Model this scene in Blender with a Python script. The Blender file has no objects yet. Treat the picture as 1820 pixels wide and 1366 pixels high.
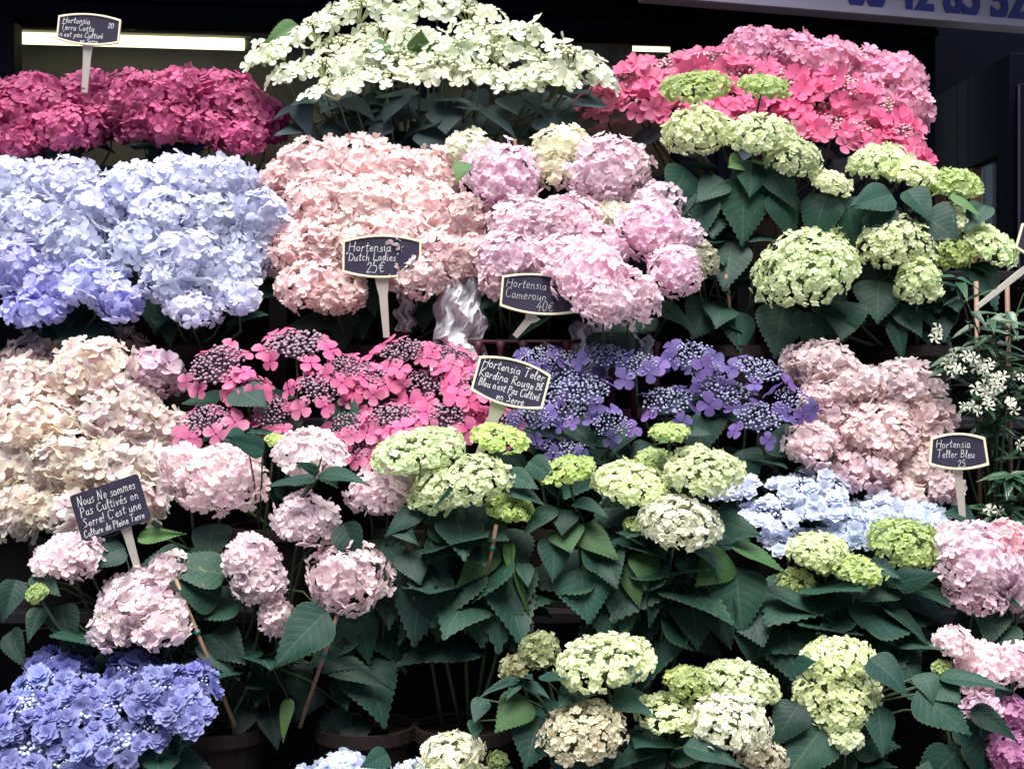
import bpy, math, random
import numpy as np
from mathutils import Matrix, Vector, Quaternion
rng = np.random.default_rng(11)
random.seed(11)
R = math.radians
scene = bpy.context.scene
COL = scene.collection

# ------------------------------------------------------------------ camera, sky, sun, exposure
CAMY, CAMZ, TAN = -2.6, 1.15, 0.365
cam_d = bpy.data.cameras.new('camera')
cam = bpy.data.objects.new('camera', cam_d)
COL.objects.link(cam)
cam.location = (0, CAMY, CAMZ)
cam.rotation_euler = (R(90), 0, 0)
cam_d.sensor_width = 36
cam_d.lens = 18 / TAN
cam_d.clip_end = 200
scene.camera = cam

SUN_EL, SUN_AZ = 68, 188          # azimuth measured from +Y clockwise: the light comes from the street side
world = bpy.data.worlds.new('World')
scene.world = world
world.use_nodes = True
wn = world.node_tree.nodes
sky = wn.new('ShaderNodeTexSky')
sky.sky_type = 'NISHITA'
sky.sun_disc = False
sky.sun_elevation = R(SUN_EL)
sky.sun_rotation = R(SUN_AZ)
wn['Background'].inputs['Strength'].default_value = 0.05
world.node_tree.links.new(sky.outputs[0], wn['Background'].inputs['Color'])
sun_d = bpy.data.lights.new('sun', 'SUN')
sun_d.energy = 1.5
sun_d.angle = R(42)
sun_d.color = (1.0, 0.965, 0.90)
sun = bpy.data.objects.new('sun', sun_d)
COL.objects.link(sun)
sun.location = (0, -4, 6)
sv = Vector((math.sin(R(SUN_AZ)) * math.cos(R(SUN_EL)), math.cos(R(SUN_AZ)) * math.cos(R(SUN_EL)), math.sin(R(SUN_EL))))
sun.rotation_euler = sv.to_track_quat('Z', 'Y').to_euler()
scene.view_settings.view_transform = 'Standard'
scene.view_settings.look = 'None'
scene.view_settings.gamma = 1
scene.view_settings.use_curve_mapping = False
scene.view_settings.exposure = 2.6
scene.render.engine = 'CYCLES'
scene.cycles.max_bounces = 6
scene.cycles.transparent_max_bounces = 8

# ------------------------------------------------------------------ helpers
def S(Y):                                    # metres per photograph pixel at depth Y
    return (Y - CAMY) * 2 * TAN / 1820

def at(px, py, Y):
    s = S(Y)
    return Vector(((px - 910) * s, Y, CAMZ - (py - 683) * s))

def tag(o, label=None, cat=None, group=None, kind=None):
    if label: o['label'] = label
    if cat: o['category'] = cat
    if group: o['group'] = group
    if kind: o['kind'] = kind
    return o

def empty(name, loc):
    o = bpy.data.objects.new(name, None)
    o.empty_display_size = 0.02
    COL.objects.link(o)
    o.location = loc
    return o

def link(name, me, parent=None, mat4=None):
    o = bpy.data.objects.new(name, me)
    COL.objects.link(o)
    if parent is not None: o.parent = parent
    if mat4 is not None: o.matrix_basis = mat4
    return o

def quads(name, V, F, mat, attrs=None, smooth=True, uv=None):
    """mesh from numpy: V (n,3), F (m,4)"""
    me = bpy.data.meshes.new(name)
    V = np.asarray(V, dtype=np.float32); F = np.asarray(F, dtype=np.int32)
    k = F.shape[1]
    me.vertices.add(len(V)); me.loops.add(F.size); me.polygons.add(len(F))
    me.vertices.foreach_set('co', V.ravel())
    me.loops.foreach_set('vertex_index', F.ravel())
    me.polygons.foreach_set('loop_start', np.arange(len(F), dtype=np.int32) * k)
    me.polygons.foreach_set('use_smooth', np.full(len(F), smooth))
    for n, a in (attrs or {}).items():
        at_ = me.attributes.new(n, 'FLOAT', 'POINT')
        at_.data.foreach_set('value', np.asarray(a, dtype=np.float32))
    if mat is not None: me.materials.append(mat)
    me.update()
    me.validate()
    return me

class MB:
    """collects boxes, tubes and prisms for one mesh"""
    def __init__(self): self.v = []; self.f = []
    def add(self, vs, fs):
        b = len(self.v)
        self.v += [tuple(v) for v in vs]
        self.f += [tuple(i + b for i in f) for f in fs]
        return self
    def box(self, c, size, M=None):
        x, y, z = (k / 2 for k in size)
        vs = [Vector((sx * x, sy * y, sz * z)) for sz in (-1, 1) for sy in (-1, 1) for sx in (-1, 1)]
        if M is not None: vs = [M @ v for v in vs]
        vs = [v + Vector(c) for v in vs]
        return self.add(vs, [(0, 2, 3, 1), (4, 5, 7, 6), (0, 1, 5, 4), (2, 6, 7, 3), (0, 4, 6, 2), (1, 3, 7, 5)])
    def tube(self, pts, r, n=6):
        pts = [Vector(p) for p in pts]
        rs = r if isinstance(r, (list, tuple)) else [r] * len(pts)
        vs, fs = [], []
        for i, p in enumerate(pts):
            t = (pts[min(i + 1, len(pts) - 1)] - pts[max(i - 1, 0)]).normalized()
            a = t.cross(Vector((0.3, 1, 0.1))).normalized(); b = t.cross(a)
            for k in range(n):
                q = 2 * math.pi * k / n
                vs.append(p + (a * math.cos(q) + b * math.sin(q)) * rs[i])
        for i in range(len(pts) - 1):
            for k in range(n):
                fs.append((i * n + k, i * n + (k + 1) % n, (i + 1) * n + (k + 1) % n, (i + 1) * n + k))
        fs.append(tuple(range(n - 1, -1, -1))); fs.append(tuple((len(pts) - 1) * n + k for k in range(n)))
        return self.add(vs, fs)
    def prism(self, outline, y0, y1, holes=None):
        n = len(outline)
        vs = [(x, y0, z) for x, z in outline] + [(x, y1, z) for x, z in outline]
        fs = [tuple(range(n)), tuple(range(2 * n - 1, n - 1, -1))]
        fs += [(i, n + i, n + (i + 1) % n, (i + 1) % n) for i in range(n)]
        return self.add(vs, fs)
    def ring(self, outer, inner, y0, y1):
        n = len(outer)
        vs = [(x, y0, z) for x, z in outer] + [(x, y0, z) for x, z in inner] + [(x, y1, z) for x, z in outer] + [(x, y1, z) for x, z in inner]
        fs = []
        for i in range(n):
            j = (i + 1) % n
            fs += [(i, j, n + j, n + i), (2 * n + i, 3 * n + i, 3 * n + j, 2 * n + j), (i, 2 * n + i, 2 * n + j, j), (n + i, n + j, 3 * n + j, 3 * n + i)]
        return self.add(vs, fs)
    def lathe(self, prof, n=20):
        vs, fs = [], []
        for r, z in prof:
            for k in range(n):
                q = 2 * math.pi * k / n
                vs.append((r * math.cos(q), r * math.sin(q), z))
        for i in range(len(prof) - 1):
            for k in range(n):
                fs.append((i * n + k, i * n + (k + 1) % n, (i + 1) * n + (k + 1) % n, (i + 1) * n + k))
        return self.add(vs, fs)
    def build(self, name, mat, parent=None, smooth=False, loc=None, bevel=0):
        me = bpy.data.meshes.new(name)
        me.from_pydata(self.v, [], self.f)
        me.materials.append(mat)
        if smooth:
            me.polygons.foreach_set('use_smooth', [True] * len(me.polygons))
        me.update()
        o = link(name, me, parent)
        if loc is not None: o.location = loc
        if bevel:
            m = o.modifiers.new('bevel', 'BEVEL'); m.width = bevel; m.segments = 2; m.limit_method = 'ANGLE'
        return o

# ------------------------------------------------------------------ materials
class NT:
    def __init__(self, name):
        self.m = bpy.data.materials.new(name); self.m.use_nodes = True
        self.t = self.m.node_tree; self.n = self.t.nodes
        self.b = self.n['Principled BSDF']; self.out = self.n['Material Output']
    def new(self, typ, **kw):
        o = self.n.new(typ)
        for k, v in kw.items(): setattr(o, k, v)
        return o
    def l(self, a, b): self.t.links.new(a, b)
    def math(self, op, a, b=None, c=None):
        o = self.new('ShaderNodeMath', operation=op)
        for i, x in enumerate((a, b, c)):
            if x is None: continue
            if isinstance(x, (int, float)): o.inputs[i].default_value = x
            else: self.l(x, o.inputs[i])
        return o.outputs[0]
    def mix(self, f, a, b, blend='MIX'):
        o = self.new('ShaderNodeMix', data_type='RGBA', blend_type=blend)
        for s, x in ((o.inputs[0], f), (o.inputs[6], a), (o.inputs[7], b)):
            if isinstance(x, (int, float)): s.default_value = x
            elif isinstance(x, tuple): s.default_value = (*x, 1)[:4]
            else: self.l(x, s)
        return o.outputs[2]
    def attr(self, n):
        o = self.new('ShaderNodeAttribute'); o.attribute_name = n
        return o.outputs['Fac']
    def sstep(self, x, a, b):
        o = self.new('ShaderNodeMapRange', interpolation_type='SMOOTHSTEP')
        self.l(x, o.inputs[0]); o.inputs[1].default_value = a; o.inputs[2].default_value = b
        return o.outputs[0]
    def noise(self, scale, detail=3, obj=True):
        tc = self.new('ShaderNodeTexCoord')
        o = self.new('ShaderNodeTexNoise'); o.inputs['Scale'].default_value = scale; o.inputs['Detail'].default_value = detail
        self.l(tc.outputs['Object'], o.inputs['Vector'])
        return o.outputs['Fac']
    def translucent(self, col, f):
        tr = self.new('ShaderNodeBsdfTranslucent'); ms = self.new('ShaderNodeMixShader'); ms.inputs[0].default_value = f
        self.l(col, tr.inputs[0]); self.l(self.b.outputs[0], ms.inputs[1]); self.l(tr.outputs[0], ms.inputs[2])
        self.l(ms.outputs[0], self.out.inputs[0])

def plain(name, col, rough=0.6, spec=0.3, noise=0.0, scale=20, bump=0.0, metallic=0.0):
    k = NT(name)
    k.b.inputs['Roughness'].default_value = rough
    k.b.inputs['Specular IOR Level'].default_value = spec
    k.b.inputs['Metallic'].default_value = metallic
    if noise:
        nz = k.noise(scale, 5)
        k.l(k.mix(nz, tuple(c * (1 - noise) for c in col), tuple(min(1, c * (1 + noise)) for c in col)), k.b.inputs['Base Color'])
        if bump:
            bp = k.new('ShaderNodeBump'); bp.inputs['Strength'].default_value = bump; bp.inputs['Distance'].default_value = 0.004
            k.l(nz, bp.inputs['Height']); k.l(bp.outputs[0], k.b.inputs['Normal'])
    else:
        k.b.inputs['Base Color'].default_value = (*col, 1)
    return k.m

def petal_mat(name, edge, mid, eye, alt, alt_amount=0.6, trans=0.48, e0=0.25, e1=0.85, sat=(0.5, 0.55)):
    """colour runs from the eye through mid to the edge of each petal; each floret leans towards alt by its own chance"""
    k = NT(name)
    rad, rnd = k.attr('rad'), k.attr('rnd')
    oi = k.new('ShaderNodeObjectInfo')
    v = k.math('FRACT', k.math('ADD', rnd, oi.outputs['Random']))
    c = k.mix(k.sstep(rad, e0, e1), mid, edge)
    c = k.mix(k.math('MULTIPLY', k.math('POWER', v, 1.6), alt_amount), c, alt)
    c = k.mix(k.sstep(rad, 0.04, 0.16), eye, c)
    w = k.math('FRACT', k.math('MULTIPLY', v, 7.31))
    hs = k.new('ShaderNodeHueSaturation')
    k.l(c, hs.inputs['Color'])
    k.l(k.math('MULTIPLY_ADD', w, 0.22, 0.86), hs.inputs['Value'])
    k.l(k.math('MULTIPLY_ADD', v, sat[0], sat[1]), hs.inputs['Saturation'])
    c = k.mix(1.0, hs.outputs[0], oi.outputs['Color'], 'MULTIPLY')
    nz = k.noise(260, 2)
    c = k.mix(k.math('MULTIPLY', nz, 0.18), c, k.mix(1.0, c, mid, 'MULTIPLY'))
    k.l(c, k.b.inputs['Base Color'])
    k.b.inputs['Roughness'].default_value = 0.55
    k.b.inputs['Specular IOR Level'].default_value = 0.25
    k.translucent(c, trans)
    return k.m

def leaf_mat(name, col, alt, rough=0.55, spec=0.22):
    k = NT(name)
    u, v = k.attr('lu'), k.attr('lv')            # along the leaf 0..1; across -1..1
    oi = k.new('ShaderNodeObjectInfo')
    av = k.math('ABSOLUTE', v)
    rib = k.math('SUBTRACT', 1.0, k.sstep(av, 0.02, 0.07))
    ph = k.math('FRACT', k.math('MULTIPLY', k.math('SUBTRACT', u, k.math('MULTIPLY', av, 0.28)), 8.0))
    tri = k.math('ABSOLUTE', k.math('SUBTRACT', ph, 0.5))
    vein = k.math('MULTIPLY', k.math('SUBTRACT', 1.0, k.sstep(tri, 0.02, 0.10)), k.math('SUBTRACT', 1.0, k.sstep(av, 0.75, 1.0)))
    lines = k.math('MAXIMUM', rib, k.math('MULTIPLY', vein, 0.55))
    nz = k.noise(45, 4)
    c = k.mix(k.math('MULTIPLY_ADD', oi.outputs['Random'], 0.75, -0.05), col, alt)
    c = k.mix(k.math('MULTIPLY', nz, 0.45), c, tuple(x * 0.55 for x in col))
    c = k.mix(k.math('MULTIPLY', lines, 0.2), c, (0.12, 0.19, 0.11))
    edge = k.sstep(av, 0.9, 1.0)
    c = k.mix(k.math('MULTIPLY', edge, 0.25), c, (0.11, 0.16, 0.05))
    spots = k.sstep(k.noise(17, 2), 0.60, 0.74)
    old = k.sstep(oi.outputs['Random'], 0.80, 1.0)
    c = k.mix(k.math('MULTIPLY', spots, k.math('MULTIPLY', old, 0.7)), c, (0.15, 0.17, 0.04))
    c = k.mix(1.0, c, oi.outputs['Color'], 'MULTIPLY')
    k.l(c, k.b.inputs['Base Color'])
    k.b.inputs['Roughness'].default_value = rough
    k.b.inputs['Specular IOR Level'].default_value = spec
    bp = k.new('ShaderNodeBump'); bp.inputs['Strength'].default_value = 0.22; bp.inputs['Distance'].default_value = 0.002
    h = k.math('SUBTRACT', k.math('MULTIPLY_ADD', nz, 0.5, k.math('MULTIPLY', tri, 0.9)), k.math('MULTIPLY', lines, 0.6))
    k.l(h, bp.inputs['Height']); k.l(bp.outputs[0], k.b.inputs['Normal'])
    k.translucent(c, 0.12)
    return k.m

M = {
 'blue':    petal_mat('blue petals', (0.62, 0.66, 0.88), (0.52, 0.53, 0.83), (0.16, 0.14, 0.42), (0.86, 0.88, 0.93), 1.0),
 'deepblue':petal_mat('deep blue petals', (0.31, 0.34, 0.66), (0.18, 0.19, 0.52), (0.2, 0.24, 0.5), (0.50, 0.54, 0.78), 0.8, sat=(0.4, 0.78)),
 'iceblue': petal_mat('ice blue petals', (0.70, 0.77, 0.92), (0.60, 0.68, 0.90), (0.4, 0.5, 0.7), (0.78, 0.80, 0.92), 0.8),
 'salmon':  petal_mat('salmon petals', (0.92, 0.74, 0.73), (0.90, 0.56, 0.60), (0.6, 0.2, 0.25), (0.91, 0.85, 0.79), 0.8, sat=(0.5, 0.7)),
 'pink':    petal_mat('ball pink petals', (0.92, 0.74, 0.83), (0.88, 0.56, 0.72), (0.6, 0.25, 0.4), (0.92, 0.86, 0.84), 0.8, sat=(0.5, 0.7)),
 'shell':   petal_mat('shell pink petals', (0.93, 0.80, 0.83), (0.91, 0.64, 0.74), (0.5, 0.2, 0.3), (0.92, 0.88, 0.83), 0.8, sat=(0.5, 0.7)),
 'cream':   petal_mat('cream petals with pink heart', (0.86, 0.81, 0.70), (0.76, 0.52, 0.60), (0.4, 0.15, 0.2), (0.84, 0.81, 0.66), 0.7, e0=0.15, e1=0.8, sat=(0.5, 0.7)),
 'dusty':   petal_mat('dusty pink petals', (0.81, 0.68, 0.69), (0.74, 0.47, 0.58), (0.4, 0.2, 0.25), (0.79, 0.73, 0.63), 0.6, e0=0.15, e1=0.7, sat=(0.5, 0.7)),
 'magenta': petal_mat('magenta petals', (0.60, 0.075, 0.26), (0.46, 0.030, 0.19), (0.25, 0.02, 0.1), (0.70, 0.30, 0.48), 0.95, sat=(0.4, 0.78)),
 'rose':    petal_mat('rose pink petals', (0.82, 0.40, 0.57), (0.74, 0.26, 0.48), (0.4, 0.08, 0.2), (0.88, 0.66, 0.70), 0.9, sat=(0.4, 0.78)),
 'red':     petal_mat('pinkish red petals', (0.80, 0.17, 0.35), (0.72, 0.10, 0.29), (0.35, 0.05, 0.1), (0.84, 0.30, 0.45), 0.8, sat=(0.4, 0.78)),
 'hotpink': petal_mat('hot pink petals', (0.84, 0.22, 0.43), (0.70, 0.075, 0.32), (0.4, 0.03, 0.12), (0.86, 0.36, 0.52), 0.8, sat=(0.4, 0.78)),
 'violet':  petal_mat('violet petals', (0.17, 0.14, 0.42), (0.09, 0.07, 0.30), (0.1, 0.08, 0.3), (0.34, 0.22, 0.49), 0.9, sat=(0.4, 0.78)),
 'white':   petal_mat('white petals', (0.81, 0.86, 0.68), (0.74, 0.82, 0.52), (0.5, 0.55, 0.25), (0.87, 0.88, 0.80), 0.6),
 'lime':    petal_mat('lime white petals', (0.84, 0.89, 0.62), (0.77, 0.84, 0.50), (0.35, 0.45, 0.15), (0.86, 0.89, 0.74), 0.8, sat=(0.4, 0.98)),
 'green':   petal_mat('young green petals', (0.55, 0.68, 0.27), (0.46, 0.60, 0.20), (0.2, 0.3, 0.06), (0.66, 0.74, 0.38), 0.8, sat=(0.4, 0.75)),
 'pale':    petal_mat('pale cream petals', (0.86, 0.86, 0.70), (0.84, 0.82, 0.60), (0.3, 0.3, 0.15), (0.87, 0.85, 0.77), 0.7, sat=(0.5, 0.7)),
 'budpink': petal_mat('purple buds', (0.36, 0.20, 0.30), (0.15, 0.05, 0.14), (0.15, 0.05, 0.14), (0.42, 0.30, 0.32), 0.6, 0.0),
 'budblue': petal_mat('blue buds', (0.30, 0.31, 0.48), (0.11, 0.11, 0.32), (0.11, 0.11, 0.32), (0.38, 0.38, 0.46), 0.6, 0.0),
 'budice':  petal_mat('pale blue buds', (0.46, 0.52, 0.74), (0.30, 0.36, 0.66), (0.30, 0.36, 0.66), (0.54, 0.56, 0.66), 0.6, 0.0),
 'budgreen':petal_mat('green buds', (0.66, 0.70, 0.42), (0.48, 0.54, 0.24), (0.48, 0.54, 0.24), (0.74, 0.72, 0.52), 0.6, 0.0),
 'budrose': petal_mat('rosy buds', (0.56, 0.30, 0.34), (0.46, 0.18, 0.26), (0.46, 0.18, 0.26), (0.52, 0.42, 0.36), 0.6, 0.0),
 'leaf':    leaf_mat('hydrangea leaf', (0.011, 0.043, 0.034), (0.025, 0.076, 0.049)),
 'leafblue':leaf_mat('bluish leaf', (0.046, 0.074, 0.100), (0.056, 0.098, 0.100)),
 'leafnew': leaf_mat('young leaf', (0.075, 0.16, 0.05), (0.10, 0.19, 0.06)),
 'jasleaf': leaf_mat('glossy jasmine leaf', (0.030, 0.085, 0.040), (0.055, 0.125, 0.055), 0.3, 0.6),
 'stem':    plain('green stem', (0.040, 0.065, 0.032), 0.5, 0.3, 0.35, 60),
 'pith':    plain('stalks inside a flower head', (0.075, 0.088, 0.045), 0.9, 0.1, 0.4, 200),
 'cane':    plain('bamboo cane', (0.26, 0.15, 0.10), 0.55, 0.3, 0.25, 40),
 'tie':     plain('green tie', (0.02, 0.16, 0.13), 0.4, 0.4),
 'pot':     plain('terracotta plastic', (0.012, 0.006, 0.006), 0.8, 0.3, 0.2, 12),
 'soil':    plain('potting soil', (0.025, 0.018, 0.013), 0.95, 0.1, 0.4, 90, 0.5),
 'navy':    plain('navy gloss paint', (0.0016, 0.0023, 0.0080), 0.6, 0.06, 0.25, 7, 0.08),
 'wood':    plain('dark stained planks', (0.010, 0.008, 0.012), 0.8, 0.2, 0.35, 9, 0.3),
 'maroon':  plain('maroon crate plastic', (0.060, 0.012, 0.022), 0.5, 0.4, 0.2, 20),
 'slate':   plain('slate board', (0.024, 0.020, 0.042), 0.75, 0.2, 0.7, 16),
 'frame':   plain('cream plastic frame', (0.66, 0.60, 0.44), 0.45, 0.4, 0.06, 30),
 'stake':   plain('grey cream stake', (0.52, 0.48, 0.42), 0.5, 0.35, 0.12, 25),
 'chalk':   plain('chalk', (0.46, 0.46, 0.48), 0.9, 0.1, 0.3, 300),
 'fascia':  plain('greyish white fascia board', (0.30, 0.28, 0.36), 0.6, 0.3, 0.08, 8),
 'ink':     plain('navy lettering paint', (0.020, 0.022, 0.16), 0.5, 0.3),
 'inside':  plain('beige shop wall', (0.52, 0.48, 0.46), 0.9, 0.1, 0.1, 4),
 'metal':   plain('lamp housing', (0.35, 0.33, 0.28), 0.5, 0.4, 0.1, 12),
 'brownfr': plain('varnished brown frame', (0.22, 0.10, 0.06), 0.4, 0.4, 0.3, 14),
 'pave':    plain('grey pavement', (0.16, 0.155, 0.15), 0.9, 0.2, 0.3, 3, 0.3),
 'jaswhite':plain('jasmine petals', (0.52, 0.53, 0.42), 0.6, 0.2),
}
def glass_mat(name, tint, gl):
    k = NT(name)
    tr = k.new('ShaderNodeBsdfTransparent'); tr.inputs[0].default_value = (*tint, 1)
    g = k.new('ShaderNodeBsdfGlossy'); g.inputs['Roughness'].default_value = 0.03
    ms = k.new('ShaderNodeMixShader'); ms.inputs[0].default_value = gl
    k.l(tr.outputs[0], ms.inputs[1]); k.l(g.outputs[0], ms.inputs[2]); k.l(ms.outputs[0], k.out.inputs[0])
    return k.m
M['glass'] = glass_mat('window glass', (0.86, 0.88, 0.86), 0.03)
def wrap_mat():
    k = NT('crumpled cellophane')
    k.b.inputs['Base Color'].default_value = (0.78, 0.78, 0.84, 1)
    k.b.inputs['Roughness'].default_value = 0.3
    k.b.inputs['Specular IOR Level'].default_value = 0.8
    nz = k.noise(26, 4)
    bp = k.new('ShaderNodeBump'); bp.inputs['Strength'].default_value = 0.7; bp.inputs['Distance'].default_value = 0.008
    k.l(nz, bp.inputs['Height']); k.l(bp.outputs[0], k.b.inputs['Normal'])
    tr = k.new('ShaderNodeBsdfTransparent'); ms = k.new('ShaderNodeMixShader'); ms.inputs[0].default_value = 0.3
    k.l(k.b.outputs[0], ms.inputs[1]); k.l(tr.outputs[0], ms.inputs[2]); k.l(ms.outputs[0], k.out.inputs[0])
    return k.m
M['wrap'] = wrap_mat()
def tube_mat():
    k = NT('lit fluorescent tube')
    k.b.inputs['Base Color'].default_value = (0.9, 0.9, 0.8, 1)
    k.b.inputs['Emission Color'].default_value = (1.0, 0.96, 0.56, 1)
    k.b.inputs['Emission Strength'].default_value = 0.5
    return k.m
M['lamp'] = tube_mat()

# ------------------------------------------------------------------ ground and shop front
def sheet(name, x0, x1, y0, y1, z, mat):
    o = MB().add([(x0, y0, z), (x1, y0, z), (x1, y1, z), (x0, y1, z)], [(0, 1, 2, 3)]).build(name, mat)
    return o
tag(sheet('pavement', -40, 40, -40, 40, 0, M['pave']), kind='structure')

YAW = R(7)
SFO = Vector((0, 1.62, 0))
UD, ND = Vector((math.cos(YAW), math.sin(YAW), 0)), Vector((math.sin(YAW), -math.cos(YAW), 0))
MS = Matrix(((UD.x, -ND.x, 0), (UD.y, -ND.y, 0), (0, 0, 1)))     # local x = along, local y = into the shop
MS4 = Matrix.Translation(SFO) @ MS.to_4x4()
def sf(px, py, n=0.0):
    """where the ray through a pixel meets the shop front plane standing n metres proud: (along, height)"""
    d = at(px, py, CAMY + 1) - Vector((0, CAMY, CAMZ))
    o = Vector((0, CAMY, CAMZ))
    t = (SFO + ND * n - o).dot(ND) / d.dot(ND)
    p = o + d * t - SFO
    return p.dot(UD), p.z
shop = empty('shop_front', SFO)
shop.rotation_euler = (0, 0, YAW)
tag(shop, 'dark navy panelled wooden shop front behind the flower display', 'shop')
def sbox(name, u0, u1, z0, z1, n0, n1, mat, parent=shop, bevel=0.0):
    return MB().box(((u0 + u1) / 2, -(n0 + n1) / 2, (z0 + z1) / 2), (u1 - u0, n1 - n0, z1 - z0)).build(name, mat, parent, bevel=bevel)
wu0 = sf(26, 100)[0]; wu1 = sf(1204, 100)[0]
wz1 = sf(440, 44)[1]; wz0 = sf(500, 300)[1]
um = sf(1640, 200)[0]
sbox('stall_riser', wu0 - 1.6, um + 0.05, 0.0, wz0 - 0.05, -0.10, -0.02, M['navy'])
sbox('pier', wu0 - 1.6, wu0 - 0.06, wz0 - 0.05, 3.6, -0.10, -0.02, M['navy'])
sbox('pier', wu1 + 0.06, um + 0.05, wz0 - 0.05, 3.6, -0.10, -0.02, M['navy'])
sbox('header', wu0 - 0.06, wu1 + 0.06, wz1 + 0.05, 3.6, -0.10, -0.02, M['navy'])
win = MB()
for (a, b, c, d) in ((wu0 - 0.06, wu1 + 0.06, wz1, wz1 + 0.05), (wu0 - 0.06, wu1 + 0.06, wz0 - 0.05, wz0), (wu0 - 0.06, wu0, wz0, wz1), (wu1, wu1 + 0.06, wz0, wz1)):
    win.box(((a + b) / 2, 0.045, (c + d) / 2), (b - a, 0.11, d - c))
um1 = sf(760, 150)[0]
win.box((um1, 0.05, (wz0 + wz1) / 2), (0.06, 0.09, wz1 - wz0))
wino = win.build('window', M['navy'], shop, bevel=0.004)
for a, b in ((wu0, um1 - 0.03), (um1 + 0.03, wu1)):
    MB().box(((a + b) / 2, 0.055, (wz0 + wz1) / 2), (b - a, 0.004, wz1 - wz0)).build('pane', M['glass'], wino)
# thin mouldings across the header
for py, h in ((22, 0.02), (6, 0.035)):
    z = sf(300, py, 0.0)[1]
    sbox('moulding', wu0 - 1.6, um + 0.05, z, z + h, -0.02, 0.012, M['navy'], bevel=0.004)
sbox('unseen_cornice', wu0 - 1.6, um + 3.0, 2.78, 2.90, -0.02, 0.50, M['navy'], bevel=0.01)  # unseen canopy added above the shop to shade the wall below
# raised and arched panels on the pier
def panel(u0, u1, z0, z1, arch=0.0):
    out = [(u0, z0), (u1, z0), (u1, z1)]
    if arch:
        out += [(u1 - (u1 - u0) * k / 10, z1 + arch * math.sin(math.pi * k / 10)) for k in range(1, 10)]
    out += [(u0, z1)]
    cu, cz = (u0 + u1) / 2, (z0 + z1) / 2
    inn = [(cu + (x - cu) * (1 - 0.05 / (u1 - u0)), cz + (z - cz) * (1 - 0.05 / (z1 - z0))) for x, z in out]
    mb = MB().ring(out, inn, -0.004, 0.02)
    mb.build('panel_moulding', M['navy'], shop, bevel=0.003)
pu0 = sf(1275, 100)[0]; pu1 = sf(1640, 100)[0]
pzt = sf(1430, 80)[1]
panel(pu0, pu1 - 0.04, 1.15, pzt, 0.05)
panel(pu0 - 0.02, pu1 - 0.02, 0.2, 1.05)
# fascia with the painted telephone number
fu0, fz = sf(1150, -5, 0.26)
FYAW = R(-9)
fas = MB().box((1.15, 0.035, 0.21), (2.3, 0.07, 0.42)).build('fascia', M['fascia'], shop, bevel=0.004)
fas.matrix_basis = Matrix.Translation((fu0, -0.26, fz)) @ Matrix.Rotation(-FYAW, 4, 'Z')
MB().box((1.15, -0.004, 0.012), (2.3, 0.008, 0.022)).build('lower_lip', M['fascia'], fas)
def font_mesh(txt, size, bold):
    cu = bpy.data.curves.new('numerals', 'FONT'); cu.body = txt; cu.size = size; cu.offset = bold; cu.extrude = 0.002; cu.space_character = 0.98
    o = bpy.data.objects.new('numerals', cu)
    COL.objects.link(o)
    dg = bpy.context.evaluated_depsgraph_get(); dg.update()
    me = bpy.data.meshes.new_from_object(o.evaluated_get(dg))
    bpy.data.objects.remove(o)
    return me
me = font_mesh('06 42 85 52 07', 0.165, 0.006)
me.materials.clear(); me.materials.append(M['ink'])
no = link('numerals', me, fas)
no.matrix_basis = Matrix.Translation((0.635, -0.003, 0.026)) @ Matrix.Rotation(R(90), 4, 'X') @ Matrix.Diagonal((0.80, 1, 1, 1))
# room behind the glass
room = MB()
ru0, ru1 = wu0 - 0.9, wu1 + 0.4
for c, s in ((((ru0 + ru1) / 2, 0.95, 1.5), (ru1 - ru0, 0.04, 3.0)), ((ru0, 0.5, 1.5), (0.04, 0.8, 3.0)), ((ru1, 0.5, 1.5), (0.04, 0.8, 3.0)), (((ru0 + ru1) / 2, 0.5, 2.98), (ru1 - ru0, 0.86, 0.04)), (((ru0 + ru1) / 2, 0.5, wz0 - 0.35), (ru1 - ru0, 0.86, 0.04))):
    room.box(c, s)
room.build('inner_wall', M['inside'], shop)
# fluorescent lamps inside
def lamp(px0, px1, py0, py1, label):
    n = -0.55
    u0, z1 = sf(px0, py0, n); u1, z0 = sf(px1, py1, n)
    zc, h = (z0 + z1) / 2, abs(z1 - z0)
    p = SFO + UD * ((u0 + u1) / 2) + ND * n + Vector((0, 0, zc))
    t = empty('fluorescent_lamp', p); t.rotation_euler = (0, 0, YAW)
    tag(t, label, 'lamp', 'fluorescent lamps inside the shop window')
    w = u1 - u0
    MB().box((0, 0.07, h * 0.62), (w + 0.06, 0.08, h * 0.7)).build('housing', M['metal'], t, bevel=0.004)
    MB().tube([(-w / 2, 0, 0), (w / 2, 0, 0)], h / 2, 16).build('tube', M['lamp'], t, smooth=False)
    for sx in (-1, 1):
        MB().box((sx * (w / 2 + 0.012), 0.02, 0), (0.022, 0.06, h * 1.05)).build('end_cap', M['metal'], t, bevel=0.003)
    MB().box((0, 0.06, h * 1.0 + 0.3), (0.02, 0.02, 0.6)).build('hanger', M['metal'], t)
lamp(24, 434, 57, 90, 'long lit fluorescent tube behind the glass above the magenta hydrangeas')
lamp(1124, 1420, 82, 100, 'short glimpse of lit tube beside the pinkish red hydrangeas')
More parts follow.
